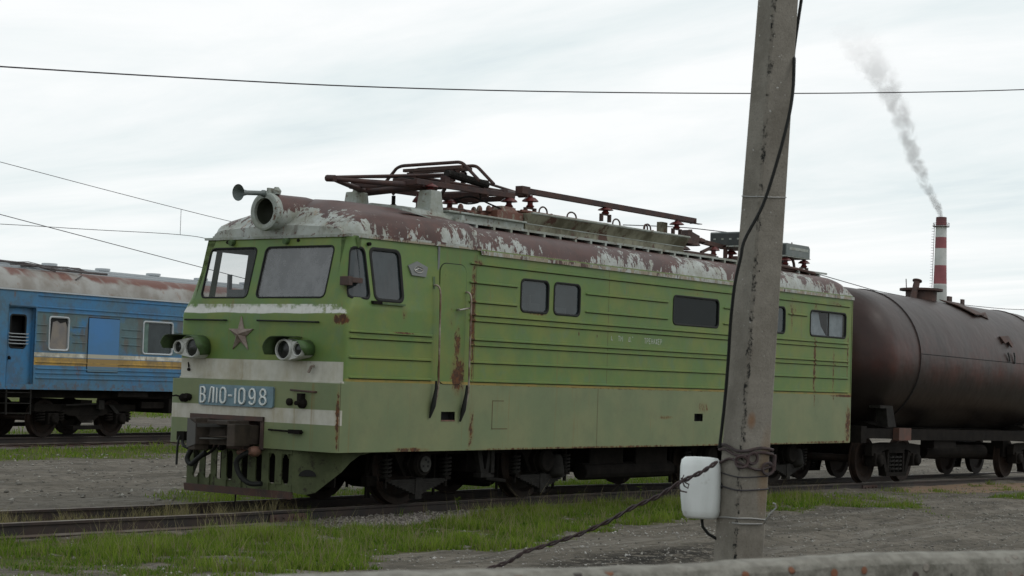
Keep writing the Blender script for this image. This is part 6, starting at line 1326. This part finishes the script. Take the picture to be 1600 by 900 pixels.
# smoke: closed plume mesh with a thin volume
SP = [(433.66, 180.4, 49.2, 1.3), (432.9, 181.3, 52.2, 2.0), (431.3, 182.9, 56.0, 2.8), (429.5, 184.9, 61.5, 3.5), (427.4, 187.1, 68.0, 4.2), (425.7, 188.8, 76.0, 5.4), (422.5, 192.3, 84.5, 8.0), (417.5, 196.5, 93.0, 11), (412.5, 200.5, 103.0, 14)]
sm_ = MB(); Q = []; RS = []
for i in range(len(SP) - 1):
    p0, p1, p2, p3 = [Vector(SP[min(max(i + k, 0), len(SP) - 1)]) for k in (-1, 0, 1, 2)]
    for k in range(4):
        t_ = k / 4; v = .5 * ((2 * p1) + (p2 - p0) * t_ + (2 * p0 - 5 * p1 + 4 * p2 - p3) * t_ ** 2 + (3 * p1 - p0 - 3 * p2 + p3) * t_ ** 3); Q.append(v.to_3d()); RS.append(v[3] if len(v) > 3 else 3)
sm_.tube(Q, RS, 14)
t = NT('smoke_volume'); t.t.nodes.remove(t.t.nodes[-1]) if False else None
X, Y, Z = t.xyz()
pv = t.n('ShaderNodeVolumePrincipled'); pv.inputs['Color'].default_value = (.33, .30, .28, 1)
nz = t.noise(.30, 8, .66, dist=.5)
# density thins with height and towards the plume's rim; plume axis as a function of height
axX = t.n('ShaderNodeFloatCurve') if False else None
def curve(vals):
    """piecewise-linear map of height through a colour ramp: returns value 0..1"""
    r_ = t.n('ShaderNodeValToRGB'); el = r_.color_ramp.elements; el[0].position = 0; el[0].color = (vals[0][1],) * 3 + (1,); el[1].position = 1; el[1].color = (vals[-1][1],) * 3 + (1,)
    for p_, v_ in vals[1:-1]: q = el.new(p_); q.color = (v_,) * 3 + (1,)
    r_.color_ramp.interpolation = 'B_SPLINE' if False else 'LINEAR'; t.put(r_.inputs[0], t.ma('DIVIDE', t.ma('SUBTRACT', Z, 49.0), 56.0)); return r_.outputs[0]
hx = curve([((p_[2] - 49) / 56, (435 - p_[0]) / 25) for p_ in SP]); hy = curve([((p_[2] - 49) / 56, (p_[1] - 179) / 25) for p_ in SP]); hr = curve([((p_[2] - 49) / 56, p_[3] / 16) for p_ in SP])
dx = t.ma('SUBTRACT', t.ma('SUBTRACT', 435.0, X), t.ma('MULTIPLY', hx, 25.0)); dy = t.ma('SUBTRACT', t.ma('SUBTRACT', Y, 179.0), t.ma('MULTIPLY', hy, 25.0))
rad = t.ma('DIVIDE', t.ma('SQRT', t.ma('ADD', t.ma('MULTIPLY', dx, dx), t.ma('MULTIPLY', dy, dy))), t.ma('MULTIPLY', hr, 16.0))
core = t.ma('SUBTRACT', 1.0, t.ramp(rad, .25, .98))
puff = t.ramp(t.ma('ADD', nz, t.ma('MULTIPLY', core, .24)), .62, .78)
thin = t.ma('POWER', t.ma('DIVIDE', 1.3, t.ma('MULTIPLY', hr, 16.0)), 1.36)
t.put(pv.inputs['Density'], t.ma('MULTIPLY', t.ma('MULTIPLY', puff, t.ma('MULTIPLY', core, 1.0)), t.ma('MULTIPLY', thin, t.ma('SUBTRACT', 1.0, t.ramp(Z, 80, 103)))))
t.t.links.new(pv.outputs[0], t.out.inputs['Volume'])
smo = sm_.build('smoke', t.m); tag(smo, 'thin grey smoke plume drifting left from the banded chimney', 'smoke', kind='stuff')
SC.cycles.volume_step_rate = 1.0; SC.cycles.volume_max_steps = 128
SC.cycles.transparent_max_bounces = 12
